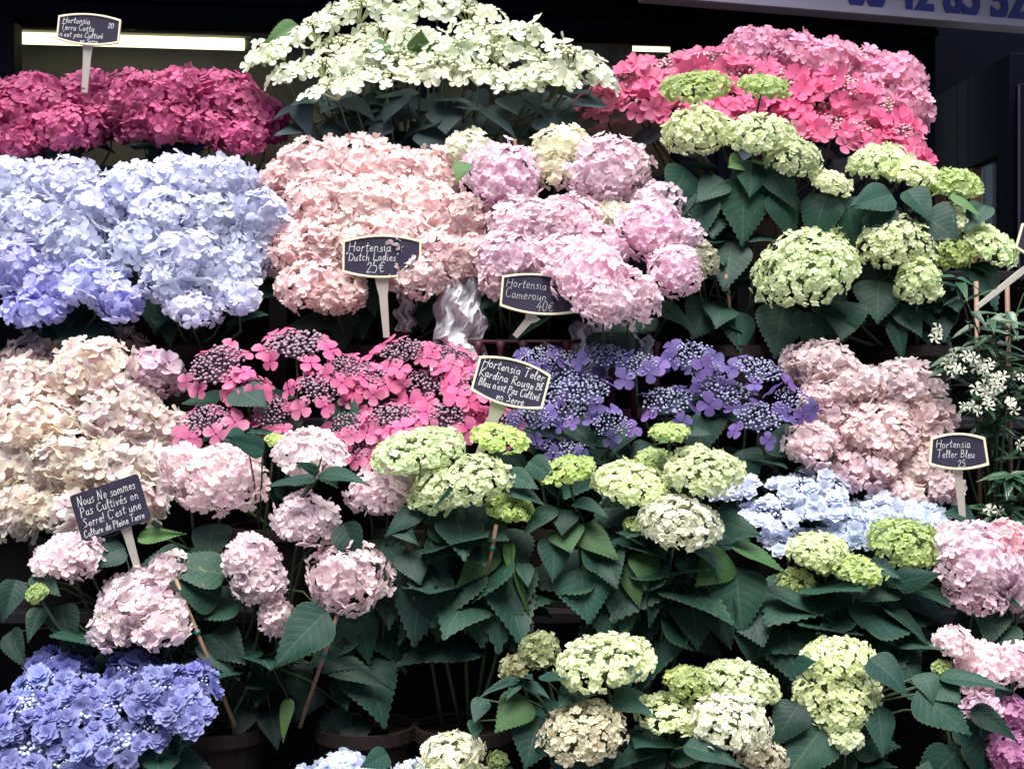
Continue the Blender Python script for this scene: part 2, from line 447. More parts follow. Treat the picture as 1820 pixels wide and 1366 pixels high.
# door folded open at the right
dA, dB = at(1655, 683, 2.15), at(1806, 683, 1.42)
dv = Vector((dB.x - dA.x, dB.y - dA.y, 0)); dw = dv.length; dv.normalize()
door = empty('shop_door', Vector((dA.x, dA.y, 0)))
door.rotation_euler = (0, 0, math.atan2(dv.y, dv.x))
tag(door, 'navy glazed shop door folded open at the right of the display', 'door')
dh = 2.10
def dbox(name, x0, x1, z0, z1, y0, y1, mat, parent=door, bevel=0.003):
    return MB().box(((x0 + x1) / 2, (y0 + y1) / 2, (z0 + z1) / 2), (x1 - x0, y1 - y0, z1 - z0)).build(name, mat, parent, bevel=bevel)
xs = [0, 0.07, dw * 0.42, dw * 0.55, dw - 0.08, dw]
for i in (0, 2, 4): dbox('stile', xs[i], xs[i + 1], 0.02, dh, -0.02, 0.025, M['navy'])
gz = 1.62
for a, b in ((xs[1], xs[2]), (xs[3], xs[4])):
    dbox('rail', a, b, 1.82, dh, -0.02, 0.02, M['navy'])
    dbox('lower_panel', a, b, 0.02, 0.95, -0.014, 0.02, M['navy'])
    dbox('glazing', a + 0.02, b, 0.95, 1.82, 0.0, 0.006, M['glass'])
    dbox('glazing_bead', a, a + 0.02, 0.95, 1.82, -0.016, 0.02, M['brownfr'])
jp = at(1812, 683, 1.36)
tag(MB().box((0.10, 0.02, 1.01), (0.2, 0.04, 1.98)).build('folded_shutter', M['navy'], bevel=0.004, loc=(jp.x, jp.y, 0.0)), 'narrow dark shutter leaf at the far right edge beside the glazed door', 'shutter')
sh = bpy.data.objects['folded_shutter']
MB().box((-0.002, -0.001, 1.01), (0.006, 0.006, 1.97)).build('edge_strip', M['slate'], sh)  # thin strip along the shutter edge, paler than the navy
sbox('return_wall', um + 0.052, um + 3.0, 0.0, 3.6, -0.62, -0.54, M['navy'])

# unseen house added behind the camera to block low sky light
opp = empty('sky_blocking_house', (0, -10.0, 0))
tag(opp, 'unseen stone apartment house across the street, added to block low sky light', 'building')
M['stone'] = plain('grey limestone', (0.20, 0.19, 0.18), 0.9, 0.1, 0.2, 1.5)
M['darkglass'] = plain('dark window glass', (0.01, 0.012, 0.016), 0.1, 0.5)
MB().box((0, -2, 6.5), (44, 4, 13)).build('wall', M['stone'], opp)
MB().box((0, 0.12, 12.6), (44, 0.5, 0.5)).build('unseen_cornice', M['stone'], opp)
wm = None
for iz in range(4):
    for ix in range(-4, 5):
        if wm is None:
            f = MB().ring([(-.6, -.95), (.6, -.95), (.6, .95), (-.6, .95)], [(-.52, -.87), (.52, -.87), (.52, .87), (-.52, .87)], 0.0, .07).build('window_frame', M['fascia'], opp)
            g = MB().box((0, .01, 0), (1.06, .02, 1.76)).build('pane', M['darkglass'], f)
            wm = (f.data, g.data)
        else:
            f = link('window_frame', wm[0], opp); link('pane', wm[1], f)
        f.location = (ix * 2.4, 0.002, 2.2 + iz * 3.0)

# ------------------------------------------------------------------ tiered stand
LY = [0.05, 0.28, 0.55, 0.82, 1.12]            # depth of each tier's pots
LZ = [0.05, 0.28, 0.66, 1.07, 1.44]            # height of each tier
stand = empty('tiered_stand', (0, 0.3, 0))
tag(stand, 'dark wooden tiered stand carrying all the potted hydrangeas', 'display stand')
XW = 1.75
for i in range(5):
    y0 = LY[i] - 0.135
    for j in range(2):
        MB().box((0, y0 + 0.066 + j * 0.135 - 0.3, LZ[i] - 0.0125), (2 * XW, 0.128, 0.025)).build('shelf_plank', M['wood'], stand, bevel=0.003)
    MB().box((0, y0 + 0.27 - 0.3 - 0.012, LZ[i] / 2 - 0.013), (2 * XW, 0.018, LZ[i] - 0.03)).build('back_board', M['wood'], stand)
    for x in (-1.7, -0.6, 0.6, 1.7):
        MB().box((x, y0 + 0.03 - 0.3, (LZ[i] - 0.026) / 2), (0.045, 0.045, LZ[i] - 0.026)).build('post', M['wood'], stand)

# ------------------------------------------------------------------ floret templates
def petal_grid(rows, cup, curl, L=1.0, fold=0.0):
    """rows: (u, half width); returns verts (n*3,3) along +x and rad"""
    V, rad = [], []
    for u, w in rows:
        for s in (-1, 0, 1):
            z = curl * u * u + cup * (abs(s) * w) ** 1.5 * 2.2 - fold * (1 - abs(s)) * u
            V.append((u * L, s * w * L, z * L)); rad.append(u)
    F = []
    for i in range(len(rows) - 1):
        for s in range(2):
            a = i * 3 + s
            F.append((a, a + 3, a + 4, a + 1))
    return np.array(V), F, np.array(rad)

SHAPES = {
 'round':  [(0.06, 0.06), (0.40, 0.36), (0.74, 0.46), (1.0, 0.22)],
 'wavy':   [(0.06, 0.06), (0.42, 0.40), (0.78, 0.48), (0.98, 0.30)],
 'point':  [(0.06, 0.06), (0.36, 0.36), (0.68, 0.42), (1.0, 0.07)],
 'small':  [(0.06, 0.08), (0.60, 0.52), (1.0, 0.24)],
 'smallp': [(0.06, 0.08), (0.58, 0.42), (1.0, 0.10)],
}
def make_floret(shape, n=4, whorls=1, cup=0.2, curl=0.1, seed=0):
    r = np.random.default_rng(seed)
    Vs, Fs, Rs, b = [], [], [], 0
    for wv in range(whorls):
        sc = 1.0 - 0.27 * wv
        a0 = r.uniform(0, 6.28) if wv == 0 else a0 + math.pi / n
        for i in range(n):
            rows = SHAPES[shape]
            V, F, rad = petal_grid(rows, cup + r.uniform(-.12, .16), curl + r.uniform(-.16, .2) + 0.35 * wv)
            V = V * sc * r.uniform(0.86, 1.06)
            V[:, 2] += 0.10 * wv
            tw = r.uniform(-.22, .22)
            c, s = math.cos(tw), math.sin(tw)
            V = V @ np.array([[1, 0, 0], [0, c, s], [0, -s, c]])
            V[:, 2] += r.uniform(0, .05) + 0.02 * (i % 2)
            a = a0 + 2 * math.pi * i / n + r.uniform(-.12, .12)
            c, s = math.cos(a), math.sin(a)
            V = V @ np.array([[c, s, 0], [-s, c, 0], [0, 0, 1]])
            Vs.append(V); Rs.append(rad); Fs += [tuple(k + b for k in f) for f in F]; b += len(V)
    return np.vstack(Vs), np.array(Fs), np.concatenate(Rs)

TPL = {
 'round':  [make_floret('round', cup=.22, curl=.10, seed=i) for i in range(5)],
 'wavy':   [make_floret('wavy', cup=.34, curl=.16, seed=20 + i) for i in range(5)],
 'point':  [make_floret('point', cup=.26, curl=.26, seed=40 + i) for i in range(5)],
 'flat':   [make_floret('round', cup=.06, curl=-.04, seed=60 + i) for i in range(5)],
 'double': [make_floret('point', 6, 3, cup=.14, curl=.02, seed=80 + i) for i in range(4)],
 'small':  [make_floret('small', cup=.3, curl=.16, seed=100 + i) for i in range(5)],
 'smallp': [make_floret('smallp', cup=.3, curl=.3, seed=120 + i) for i in range(5)],
}
FM = {}
def floret_mesh(tpl, mat):
    if (tpl, mat) not in FM:
        FM[tpl, mat] = [quads('floret', V, F, M[mat], {'rad': rad, 'rnd': np.zeros(len(V))}) for V, F, rad in TPL[tpl]]
    return FM[tpl, mat]

def sphere_quads(n=10, m=7):
    V, F = [], []
    for i in range(m + 1):
        th = math.pi * i / m
        for k in range(n):
            q = 2 * math.pi * k / n
            V.append((math.sin(th) * math.cos(q), math.sin(th) * math.sin(q), math.cos(th)))
    for i in range(m):
        for k in range(n):
            F.append((i * n + k, (i + 1) * n + k, (i + 1) * n + (k + 1) % n, i * n + (k + 1) % n))
    return np.array(V), np.array(F)
BALL = sphere_quads(5, 3)
CORE = sphere_quads(12, 8)

def frames(N, jitter):
    """rotation matrices whose third column is the jittered normal, with a random spin"""
    n = len(N)
    N = N + rng.normal(0, jitter, N.shape)
    N /= np.linalg.norm(N, axis=1, keepdims=True)
    t = rng.normal(0, 1, N.shape)
    X = np.cross(t, N); X /= np.linalg.norm(X, axis=1, keepdims=True)
    Yv = np.cross(N, X)
    return np.stack([X, Yv, N], axis=2)

def join_florets(P, Fr, sc, tpl, core=None):
    Vs, Fs, Ra, Rn, b = [], [], [], [], 0
    T = TPL[tpl]
    pick = rng.integers(0, len(T), len(P))
    for t, (V, F, rad) in enumerate(T):
        idx = np.where(pick == t)[0]
        if not len(idx): continue
        W = np.einsum('nij,vj->nvi', Fr[idx], V) * sc[idx][:, None, None] + P[idx][:, None, :]
        k = len(V)
        Vs.append(W.reshape(-1, 3))
        Fs.append((F[None] + (np.arange(len(idx)) * k)[:, None, None] + b).reshape(-1, 4))
        Ra.append(np.tile(rad, len(idx))); Rn.append(np.repeat(rng.random(len(idx)), k))
        b += len(idx) * k
    if core is not None:
        Vs.append(core); Fs.append(CORE[1] + b); Ra.append(np.full(len(core), .3)); Rn.append(np.full(len(core), .2))
    return np.vstack(Vs), np.vstack(Fs), np.concatenate(Ra), np.concatenate(Rn)

# ------------------------------------------------------------------ leaf meshes
def leaf_mesh(mat, seed, L=1.0, W=0.68, droop=0.25, fold=0.18, serr=0.015, nu=28, tipp=1.25):
    r = np.random.default_rng(seed)
    V, lu, lv = [], [], []
    cols = (-1, -0.66, -0.33, 0, 0.33, 0.66, 1)
    bend = r.uniform(-.06, .06)
    k1, k2, k3 = r.uniform(0, 6, 3)
    for i in range(nu + 1):
        u = i / nu
        w = (math.sin(math.pi * min(1, u ** 0.62)) ** 0.85) * (1 - u) ** (0.28 * tipp - .18) if 0 < u < 1 else 0.0
        w = w * W / 2 * 1.06
        if u == 1: w = 0.002
        if u == 0: w = 0.012
        for c in cols:
            ww = w
            if abs(c) == 1 and 0 < i < nu: ww = w + serr * (1 if i % 2 else -0.6)
            uu = u + (0.02 if abs(c) == 1 and i % 2 else 0) - 0.05 * abs(c) * math.sin(math.pi * u)
            z = -droop * u * u + fold * abs(c) * w * 1.4 - 0.12 * (abs(c) * w) ** 2 * 4
            z += 0.010 * math.sin(u * 7 + k1 + c * 2) * abs(c) + 0.004 * math.sin(u * 17 + k2) * abs(c) + 0.015 * math.sin(c * 3 + k3) * u
            V.append((uu * L, c * ww * L + bend * u * u, z * L)); lu.append(u); lv.append(c)
    F = []
    n = len(cols)
    for i in range(nu):
        for s in range(n - 1):
            a = i * n + s
            F.append((a, a + n, a + n + 1, a + 1))
    return quads('leaf', V, F, M[mat], {'lu': lu, 'lv': lv})
LEAF = {k: [leaf_mesh(k, 7 * i + len(k), droop=d, fold=f, W=w) for i, (d, f, w) in enumerate(((.12, .15, .86), (.3, .2, .80), (.5, .12, .84), (.2, .35, .70), (-.05, .2, .78)))] for k in ('leaf', 'leafblue', 'leafnew')}
LEAF['jasleaf'] = [leaf_mesh('jasleaf', 90 + i, droop=d, fold=.25, W=.46, serr=0.0, nu=9) for i, d in enumerate((.1, .3, -.1))]

def put_leaf(parent, root, p0, p1, width, mat='leaf', face=None, col=None, var=None):
    d = Vector(p1) - Vector(p0); L = d.length
    X = d.normalized()
    f = Vector(face) if face is not None else Vector((random.uniform(-.4, .4), -1.0, random.uniform(.25, .8)))
    Z = (f - X * f.dot(X)).normalized(); Y = Z.cross(X)
    ms = LEAF[mat]; me = ms[var if var is not None else random.randrange(len(ms))]
    wn_ = width / 0.72
    m4 = Matrix(((X.x * L, Y.x * wn_, Z.x * L, p0[0] - root[0]), (X.y * L, Y.y * wn_, Z.y * L, p0[1] - root[1]), (X.z * L, Y.z * wn_, Z.z * L, p0[2] - root[2]), (0, 0, 0, 1)))
    o = link('leaf', me, parent, m4)
    if col: o.color = (*col, 1)
    return o

# ------------------------------------------------------------------ plants
CAM = Vector((0, CAMY, CAMZ))
POTMESH = {}
def pot_parts(root, r, h):
    key = (round(r, 3), round(h, 3))
    if key not in POTMESH:
        me = bpy.data.meshes.new('pot'); mb = MB().lathe([(0.0, 0.0), (r * .72, 0.0), (r * .93, h * .84), (r * .94, h * .85), (r, h * .85), (r, h), (r * .93, h), (r * .90, h * .86), (0.0, h * .86)], 24)
        me.from_pydata(mb.v, [], mb.f); me.materials.append(M['pot'])
        ms = bpy.data.meshes.new('soil'); sb = MB().lathe([(0.0, h * .89), (r * .5, h * .90), (r * .905, h * .88)], 16)
        ms.from_pydata(sb.v, [], sb.f); ms.materials.append(M['soil'])
        POTMESH[key] = (me, ms)
    me, ms = POTMESH[key]
    link('pot', me, root)
    link('soil', ms, root)

STY = {   # kind: template, material, floret px, bottom cut (cos), jitter, cover, individual florets
 'mop':   dict(cut=-0.75, jit=.34, cover=2.0, rj=.05),
 'dome':  dict(cut=-0.30, jit=.32, cover=2.3, rj=.05),
}
def plant(name, label, group, tier, heads, mat, tpl='round', fpx=15, style='mop', single=True, leaves=10, leafmat='leaf', leaflen=0.12, buds=None, dy=0.0, hero=(), canes=(), tilt=0.42, tints=None, rim=9, inner=0, budk=.72, budr=.062, rimr=(.82, 1.10), ox=None, slope=0.0011, potr=0.105, jitc=0.12, mats=None, cat='hydrangea'):
    Yt = LY[tier] + dy
    mpx = ox if ox is not None else sum(h[0] for h in heads) / len(heads)
    mpy = sum(h[1] for h in heads) / len(heads)
    pr = at(mpx, 683, LY[tier])
    root = Vector((pr.x, LY[tier], LZ[tier]))
    t = empty(name, root)
    tag(t, label, cat, group)
    pot_parts(t, potr, potr * 1.65)
    soil_z = root.z + potr * 1.45
    todo, stems = [], []
    for hi, h in enumerate(heads):
        px, py, rx, ry = h[:4]
        ops = h[4] if len(h) > 4 else {}
        Y = Yt - 0.05 - slope * (py - mpy) + random.uniform(-.03, .03) + ops.get('y', 0)
        s = S(Y)
        c = at(px, py, Y)
        big = 1.09 if (tpl in ('small', 'point') or mat == 'salmon') else (.95 if tier == 3 else 1.0)
        rxm, rym = rx * s * big, ry * s * big
        view = math.atan((py - 683) * 2 * TAN / 1820)
        th = tilt
        if math.sin(max(0.02, th + view)) > 0.75 * ry / rx: th = max(-0.35, math.asin(min(.9, .75 * ry / rx)) - view)
        e = th + view
        rz = math.sqrt(max((0.32 * rxm) ** 2, rym ** 2 - (rxm * math.sin(e)) ** 2)) / max(.5, math.cos(e))
        side = ops.get('side', (px - mpx) / 900)
        ax = Vector((math.sin(side) + random.uniform(-.1, .1), -math.sin(th), math.cos(th))).normalized()
        q = Vector((0, 0, 1)).rotation_difference(ax)
        Rm = np.array(q.to_matrix())
        hm = ops.get('mat', mat)
        base = np.array(ops.get('tint', (1, 1, 1))) * (1 + rng.normal(0, .05))
        tint = np.clip(base * (1 + rng.normal(0, .014, 3)), 0, 1.2)
        ht = ops.get('tpl', tpl)
        fr = ops.get('f', fpx) * s
        st = ops.get('style', style)
        if st == 'lace':
            nb = int(max(30, 26 * (rx / 22) * (budk / .72) ** 2))
            k = np.arange(nb) + .5
            rr = np.sqrt(k / nb); a = k * 2.39996 + rng.uniform(0, 6)
            bz = np.sqrt(np.maximum(0, 1 - (rr * .8) ** 2)) * max(rz, .35 * rxm) * .8
            B = np.stack([rr * np.cos(a) * rxm * budk, rr * np.sin(a) * rxm * budk, bz], 1) + rng.normal(0, rxm * .035, (nb, 3))
            B = B @ Rm.T
            br = rxm * budr * rng.uniform(.7, 1.25, nb)
            V = (BALL[0][None] * br[:, None, None] + B[:, None, :]).reshape(-1, 3)
            F = (BALL[1][None] + (np.arange(nb) * len(BALL[0]))[:, None, None]).reshape(-1, 4)
            rad = np.tile(np.clip(BALL[0][:, 2] * .5 + .5, 0, 1), nb); rn = np.repeat(rng.random(nb), len(BALL[0]))  # bud tops lighter: a highlight painted into the colour
            # pedicels fanning up under the buds
            mb = MB()
            for b_ in B[::4]:
                mb.tube([Vector((0, 0, 0)) - ax * rxm * .35, Vector(b_) * .97], rxm * .018, 3)
            pv = np.array(mb.v); pf = np.array([f for f in mb.f if len(f) == 4])
            F = np.vstack([F, pf + len(V)]); V = np.vstack([V, pv]); rad = np.concatenate([rad, np.full(len(pv), .2)]); rn = np.concatenate([rn, np.full(len(pv), .5)])
            me = quads('flower_head', V, F, M[ops.get('buds', buds)], {'rad': rad, 'rnd': rn})
            ho = link('flower_head', me, t); ho.location = c - root
            n = ops.get('rim', rim)
            a = (np.arange(n) + rng.uniform(-.28, .28, n)) * 2 * np.pi / n + rng.uniform(0, 6)
            rr = rng.uniform(*rimr, n)
            if inner:
                a = np.concatenate([a, rng.uniform(0, 6.28, inner)]); rr = np.concatenate([rr, .85 * np.sqrt(rng.uniform(.02, 1, inner))]); n += inner
            P = np.stack([rr * np.cos(a) * rxm, rr * np.sin(a) * rxm, rng.uniform(-.1, .5, n) * rz + np.maximum(0, 1 - rr) * 1.3 * rz], 1)
            N = np.stack([np.cos(a) * .8 * rr, np.sin(a) * .8 * rr, np.full(n, 1.0)], 1)
            P = P @ Rm.T; N = N @ Rm.T
            N += np.array([0, -.45, .1])
            Fr = frames(N / np.linalg.norm(N, axis=1, keepdims=True), .25)
            sc = fr * rng.uniform(.8, 1.15, n)
            ms = floret_mesh(ht, hm)
            for i in range(n):
                m4 = Matrix.Translation(P[i]) @ Matrix((Fr[i] * sc[i]).tolist()).to_4x4()
                o = link('floret', ms[rng.integers(len(ms))], ho, m4); o.color = (*tint, 1)
            ho.color = (1, 1, 1, 1)
            todo.append(None)
        else:
            sd = STY[st]
            area = 4 * np.pi * ((rxm ** 1.6 * rxm ** 1.6 + 2 * (rxm * rz) ** 1.6) / 3) ** (1 / 1.6)
            n = int(sd['cover'] * area / (np.pi * fr * fr))
            n = max(24, min(n, 1100))
            k = np.arange(n) + .5
            z = 1 - 2 * k / n
            a = k * 2.39996 + rng.uniform(0, 6)
            a += rng.normal(0, .12, n); z = np.clip(z + rng.normal(0, .035, n), -1, 1)
            r_ = np.sqrt(1 - z * z)
            U = np.stack([r_ * np.cos(a), r_ * np.sin(a), z], 1)
            U = U[U[:, 2] > sd['cut']]
            n = len(U)
            # lumpy ball: a few lobes swell and sink
            lob = rng.normal(0, 1, (5, 3)); lob /= np.linalg.norm(lob, axis=1, keepdims=True)
            sw = 1 + jitc * np.max(np.clip(U @ lob.T, 0, 1) ** 4, axis=1) - jitc * .5
            P = U * np.array([rxm, rxm, rz]) * (sw * (1 + rng.normal(0, sd['rj'], n)) * np.where(rng.random(n) < .36, .86, 1.0))[:, None] * (1 - .35 * fr / rxm)
            N = U / np.array([rxm, rxm, rz]); N /= np.linalg.norm(N, axis=1, keepdims=True)
            P = P @ Rm.T; N = N @ Rm.T
            Fr = frames(N, sd['jit'])
            sc = fr * rng.uniform(.68, 1.2, n) * (1 if st == 'mop' else 1.0)
            core = (CORE[0] * np.array([rxm, rxm, rz]) * .62) @ Rm.T
            if st == 'dome': core = core + np.array([0, 0, rz * .1])
            view_v = np.array(CAM - c); view_v /= np.linalg.norm(view_v)
            todo.append([P, Fr, sc, ht, hm, core, N @ view_v, tint, c])
            # twiglets under a dome
        stems.append((c - ax * (rz * (0.2 if st == 'dome' else .3) if st != 'lace' else rxm * .3), ax, rx * s))
    cap = 300
    balls = [x for x in todo if x]
    pool = []
    if single and balls:
        for bi, x in enumerate(balls):
            pool += [(f_, bi, i) for i, f_ in enumerate(x[6]) if f_ > 0.05]
        pool.sort(reverse=True)
        pool = pool[:cap]
    chosen = {}
    for _, bi, i in pool: chosen.setdefault(bi, []).append(i)
    for bi, (P, Fr, sc, ht, hm, core, fc, tint, c) in enumerate(balls):
        ch = chosen.get(bi, [])
        keep = np.ones(len(P), bool); keep[ch] = False
        V, F, ra, rn = join_florets(P[keep], Fr[keep], sc[keep], ht, core)
        hme = quads('flower_head', V, F, M[hm], {'rad': ra, 'rnd': rn})
        hme.materials.append(M['pith'] if ht in ('small', 'smallp') else M[hm])
        mi = np.zeros(len(F), dtype=np.int32); mi[-len(CORE[1]):] = 1
        hme.polygons.foreach_set('material_index', mi)
        ho = link('flower_head', hme, t)
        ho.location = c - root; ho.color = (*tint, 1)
        if not ch: ho['kind'] = 'stuff'
        if ch:
            ms = floret_mesh(ht, hm)
            for i in ch:
                m4 = Matrix.Translation(P[i]) @ Matrix((Fr[i] * sc[i]).tolist()).to_4x4()
                o = link('floret', ms[rng.integers(len(ms))], ho, m4); o.color = (*tint, 1)
    # stems
    for (p, ax, rm) in stems:
        b = Vector((root.x + random.uniform(-.05, .05), root.y + random.uniform(-.05, .05), soil_z - 0.01))
        m = b.lerp(p, .42) + Vector(((p.x - b.x) * .24, (p.y - b.y) * .1, -.02))
        m2 = p - ax * min(.07, (p - b).length * .25)
        pts = [b, m, m2, p]
        MB().tube([x - root for x in pts], [.0042, .0038, .003, .0024], 6).build('stem', M['stem'], t, smooth=True)
    # random leaves under the heads
    for i in range(leaves):
        p, ax, rm = random.choice(stems)
        b = Vector((root.x, root.y, soil_z))
        f_ = random.uniform(.45, .88)
        p0 = b.lerp(p, f_) + Vector((random.uniform(-.02, .02), random.uniform(-.01, .03), 0))
        ang = random.uniform(-1.9, 1.9)
        d = Vector((math.sin(ang), -math.cos(ang) * .75, random.uniform(-.95, .15))).normalized()
        L = leaflen * random.uniform(.7, 1.15)
        put_leaf(t, root, p0, p0 + d * L, L * random.uniform(.72, .9), leafmat, (random.uniform(-.3, .3) + d.x * .4, -.6, 1.0))
    for hv in hero:
        bx, by, tx, ty, w = hv[:5]
        o = hv[5] if len(hv) > 5 else {}
        Yl = Yt - 0.09 + o.get('y', 0)
        p0 = at(bx, by, Yl + .02); p1 = at(tx, ty, Yl - o.get('out', .03))
        lm = o.get('mat', leafmat)
        put_leaf(t, root, p0, p1, w * S(Yl), lm, o.get('face'), o.get('col'), o.get('v'))
        # petiole back to the nearest stem
        p, ax, rm = min(stems, key=lambda q_: abs(q_[0].x - p0.x) + .5 * abs(q_[0].z - p0.z - .05))
        q0 = Vector((root.x, root.y, soil_z)).lerp(p, .7)
        MB().tube([q0 - root, (q0 + p0) / 2 - root + Vector((0, 0, .015)), p0 - root + (p1 - p0) * .05], [.0022, .002, .0017], 5).build('petiole', M['stem'], t, smooth=True)
    for (x0, y0, x1, y1, *dc) in canes:
        Yc = Yt - .11 + (dc[0] if dc else 0)
        a, b = at(x0, y0, Yc), at(x1, y1, Yc + .03)
        MB().tube([a - root, b - root], .0042, 8).build('cane', M['cane'], t, smooth=True)
        k = a.lerp(b, .36) - root
        d_ = (b - a).normalized() * .004
        MB().tube([k - d_, k + d_], .0068, 8).build('tie', M['tie'], t, smooth=True)
    return t

G_BALL = 'round headed hydrangeas on the stand'
G_LACE = 'lacecap hydrangeas on the stand'
G_ANN = 'green white snowball hydrangeas on the stand'

# ---- tier 5, the top
plant('magenta_hydrangea', 'magenta hydrangea with faded pink heads at the far left under the fluorescent tube', G_BALL, 4,
  [(10,215,75,58), (85,195,72,60), (160,178,68,50), (120,228,70,42), (55,165,55,38), (-40,180,60,50), (20,255,55,28), (195,205,55,45)],
  'magenta', 'round', 14, leaves=16, leafmat='leafblue', tilt=.3)
plant('magenta_hydrangea', 'deep magenta hydrangea directly left of the white lacecap, purplish toward its right end', G_BALL, 4,
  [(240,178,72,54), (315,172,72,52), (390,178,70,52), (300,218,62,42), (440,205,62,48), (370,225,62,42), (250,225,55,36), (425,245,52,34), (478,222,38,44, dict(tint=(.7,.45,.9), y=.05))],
  'magenta', 'round', 14, leaves=16, leafmat='leafblue', tilt=.3)
plant('white_lacecap_hydrangea', 'white lacecap hydrangea with blue grey leaves at the top of the display', G_LACE, 4,
  [(500,92,52,24), (468,112,26,22), (510,138,36,14), (558,58,44,24), (635,22,62,20), (598,88,52,24), (572,122,50,18), (596,160,56,15), (720,30,56,22), (715,112,64,24), (775,10,62,20), (835,28,56,22), (680,58,52,20), (862,64,62,20), (800,88,54,18), (792,118,64,18), (884,92,62,22), (850,134,56,18), (940,66,56,20), (950,112,56,22), (1022,108,56,24), (1058,142,42,20), (995,138,46,16), (915,146,46,16), (650,96,44,20), (740,70,44,18), (690,-14,60,18), (800,-20,60,18), (640,128,44,16), (622,148,46,16), (684,142,46,17), (762,140,50,17), (905,150,46,16), (968,140,44,16)],
  'white', 'round', 17, 'lace', buds='budgreen', leaves=34, leafmat='leafblue', leaflen=.11, rim=9, inner=3, dy=-.02, tilt=.42, potr=.12, slope=.0016,
  hero=[(745,165,668,178,42,dict(face=(0,-.5,1))), (775,178,832,165,40,dict(face=(0,-.5,1))), (805,185,865,172,38,dict(face=(0,-.6,1))), (790,190,795,240,64,dict(face=(0,-1,.6))), (905,175,975,178,36,dict(face=(0,-.5,1))), (560,222,488,245,44,dict(face=(0,-.8,1))), (545,185,482,195,32,dict(face=(0,-.6,1))), (700,195,640,200,46,dict(face=(0,-.5,1))),
        (745,95,748,52,42,dict(mat='leafnew')), (690,78,650,98,36,dict(mat='leafnew')), (530,45,460,78,38,dict(mat='leafnew',y=.1)), (1000,165,1065,170,34,dict(face=(0,-.5,1)))] + [(x, y, x + random.randint(-60, 60), y + random.randint(8, 50), random.randint(34, 56), dict(face=(random.uniform(-.4, .4), -.8, 1), y=-.03 + .05 * (i % 3))) for i, (x, y) in enumerate(((560,175), (600,180), (660,165), (720,165), (780,165), (840,165), (900,172), (950,165), (1010,172), (530,180), (610,200), (650,185), (690,215), (730,200), (830,205), (860,195), (880,215), (930,195), (960,210), (1000,195), (1040,200), (1070,180), (580,215), (720,235), (840,235), (640,225), (920,225)))])
plant('red_lacecap_hydrangea', 'pinkish red lacecap hydrangea behind the upper snowball hydrangeas', G_LACE, 4,
  [(1115,150,52,36), (1188,134,56,32), (1254,122,56,32), (1150,180,54,30), (1225,190,56,28), (1310,185,60,32), (1375,155,64,34), (1440,185,66,36), (1505,170,60,38), (1555,205,62,42), (1595,248,44,36), (1480,232,56,30), (1068,185,34,20), (1530,240,50,32), (1320,140,56,30), (1420,225,50,26), (1620,285,28,22)],
  'red', 'wavy', 20, 'lace', buds='budrose', leaves=14, leafmat='leafblue', rim=12, inner=5, tilt=.6, potr=.11)
plant('rose_pink_hydrangea', 'rose pink mophead hydrangea rising highest at the right against the navy panel', G_BALL, 4,
  [(1338,88,62,38), (1400,98,62,42), (1465,112,62,42), (1530,128,56,44), (1590,145,56,52), (1622,200,38,52), (1308,110,42,34), (1560,175,50,44)],
  'rose', 'round', 14, leaves=8, leafmat='leafblue', dy=.16, ox=1530, tilt=.35)

# ---- tier 4
plant('blue_hydrangea', 'pale blue mophead hydrangea at the left edge, its lower heads deeper blue', G_BALL, 3,
  [(20,330,66,52), (115,325,70,48), (180,370,66,54), (60,395,74,58), (-20,410,60,60), (130,430,72,56), (20,475,74,60, dict(tint=(.84,.82,1))), (95,505,74,52, dict(tint=(.80,.78,.98))), (65,545,66,36, dict(tint=(.68,.65,.95))), (165,505,62,52, dict(tint=(.85,.85,1))), (212,540,46,40, dict(tint=(.75,.75,1)))],
  'blue', 'round', 17.5, leaves=14)
plant('blue_hydrangea', 'whitish blue mophead hydrangea between the deeper blue one and the salmon one', G_BALL, 3,
  [(240,335,70,52), (325,325,74,54), (400,328,66,54), (300,385,74,56), (390,398,74,58), (462,388,52,56,dict(y=-.06)), (250,440,68,56), (335,460,74,58), (405,490,64,56), (440,450,56,50), (300,500,52,50), (345,545,54,36), (425,530,42,34)],
  'blue', 'round', 17.5, leaves=16, dy=-.03)
plant('salmon_hydrangea', 'salmon pink mophead hydrangea behind the sign priced 25 euros', G_BALL, 3,
  [(560,300,66,50), (640,296,70,50), (500,322,40,30), (705,318,60,52), (770,315,50,50, dict(y=.06)), (585,360,74,56), (665,370,74,54), (745,375,66,56), (820,405,50,54), (522,445,52,50), (585,440,62,56), (560,505,60,44), (600,525,44,34), (700,430,66,56), (640,430,66,52), (780,465,58,54), (745,490,48,38), (840,455,36,38)],
  'salmon', 'wavy', 14.5, leaves=14, hero=[(655,500,662,560,44), (760,520,752,580,56), (610,555,612,620,60), (640,560,640,600,40)])
plant('pink_hydrangea', 'lilac pink ball hydrangea with a green tinged bud head, left of the creamy heads', G_BALL, 3,
  [(895,318,68,62), (832,262,40,26, dict(mat='pale')), (858,300,30,34, dict(mat='pale')), (925,400,60,46), (905,455,56,42), (885,495,34,36), (985,420,50,58), (960,395,40,34, dict(mat='shell')), (1000,465,60,44), (950,470,50,40)],
  'pink', 'point', 12.5, single=False, leaves=10, dy=-.04, hero=[(826,288,812,305,30,dict(mat='leafnew')), (862,520,870,580,52), (1180,450,1210,470,30)])
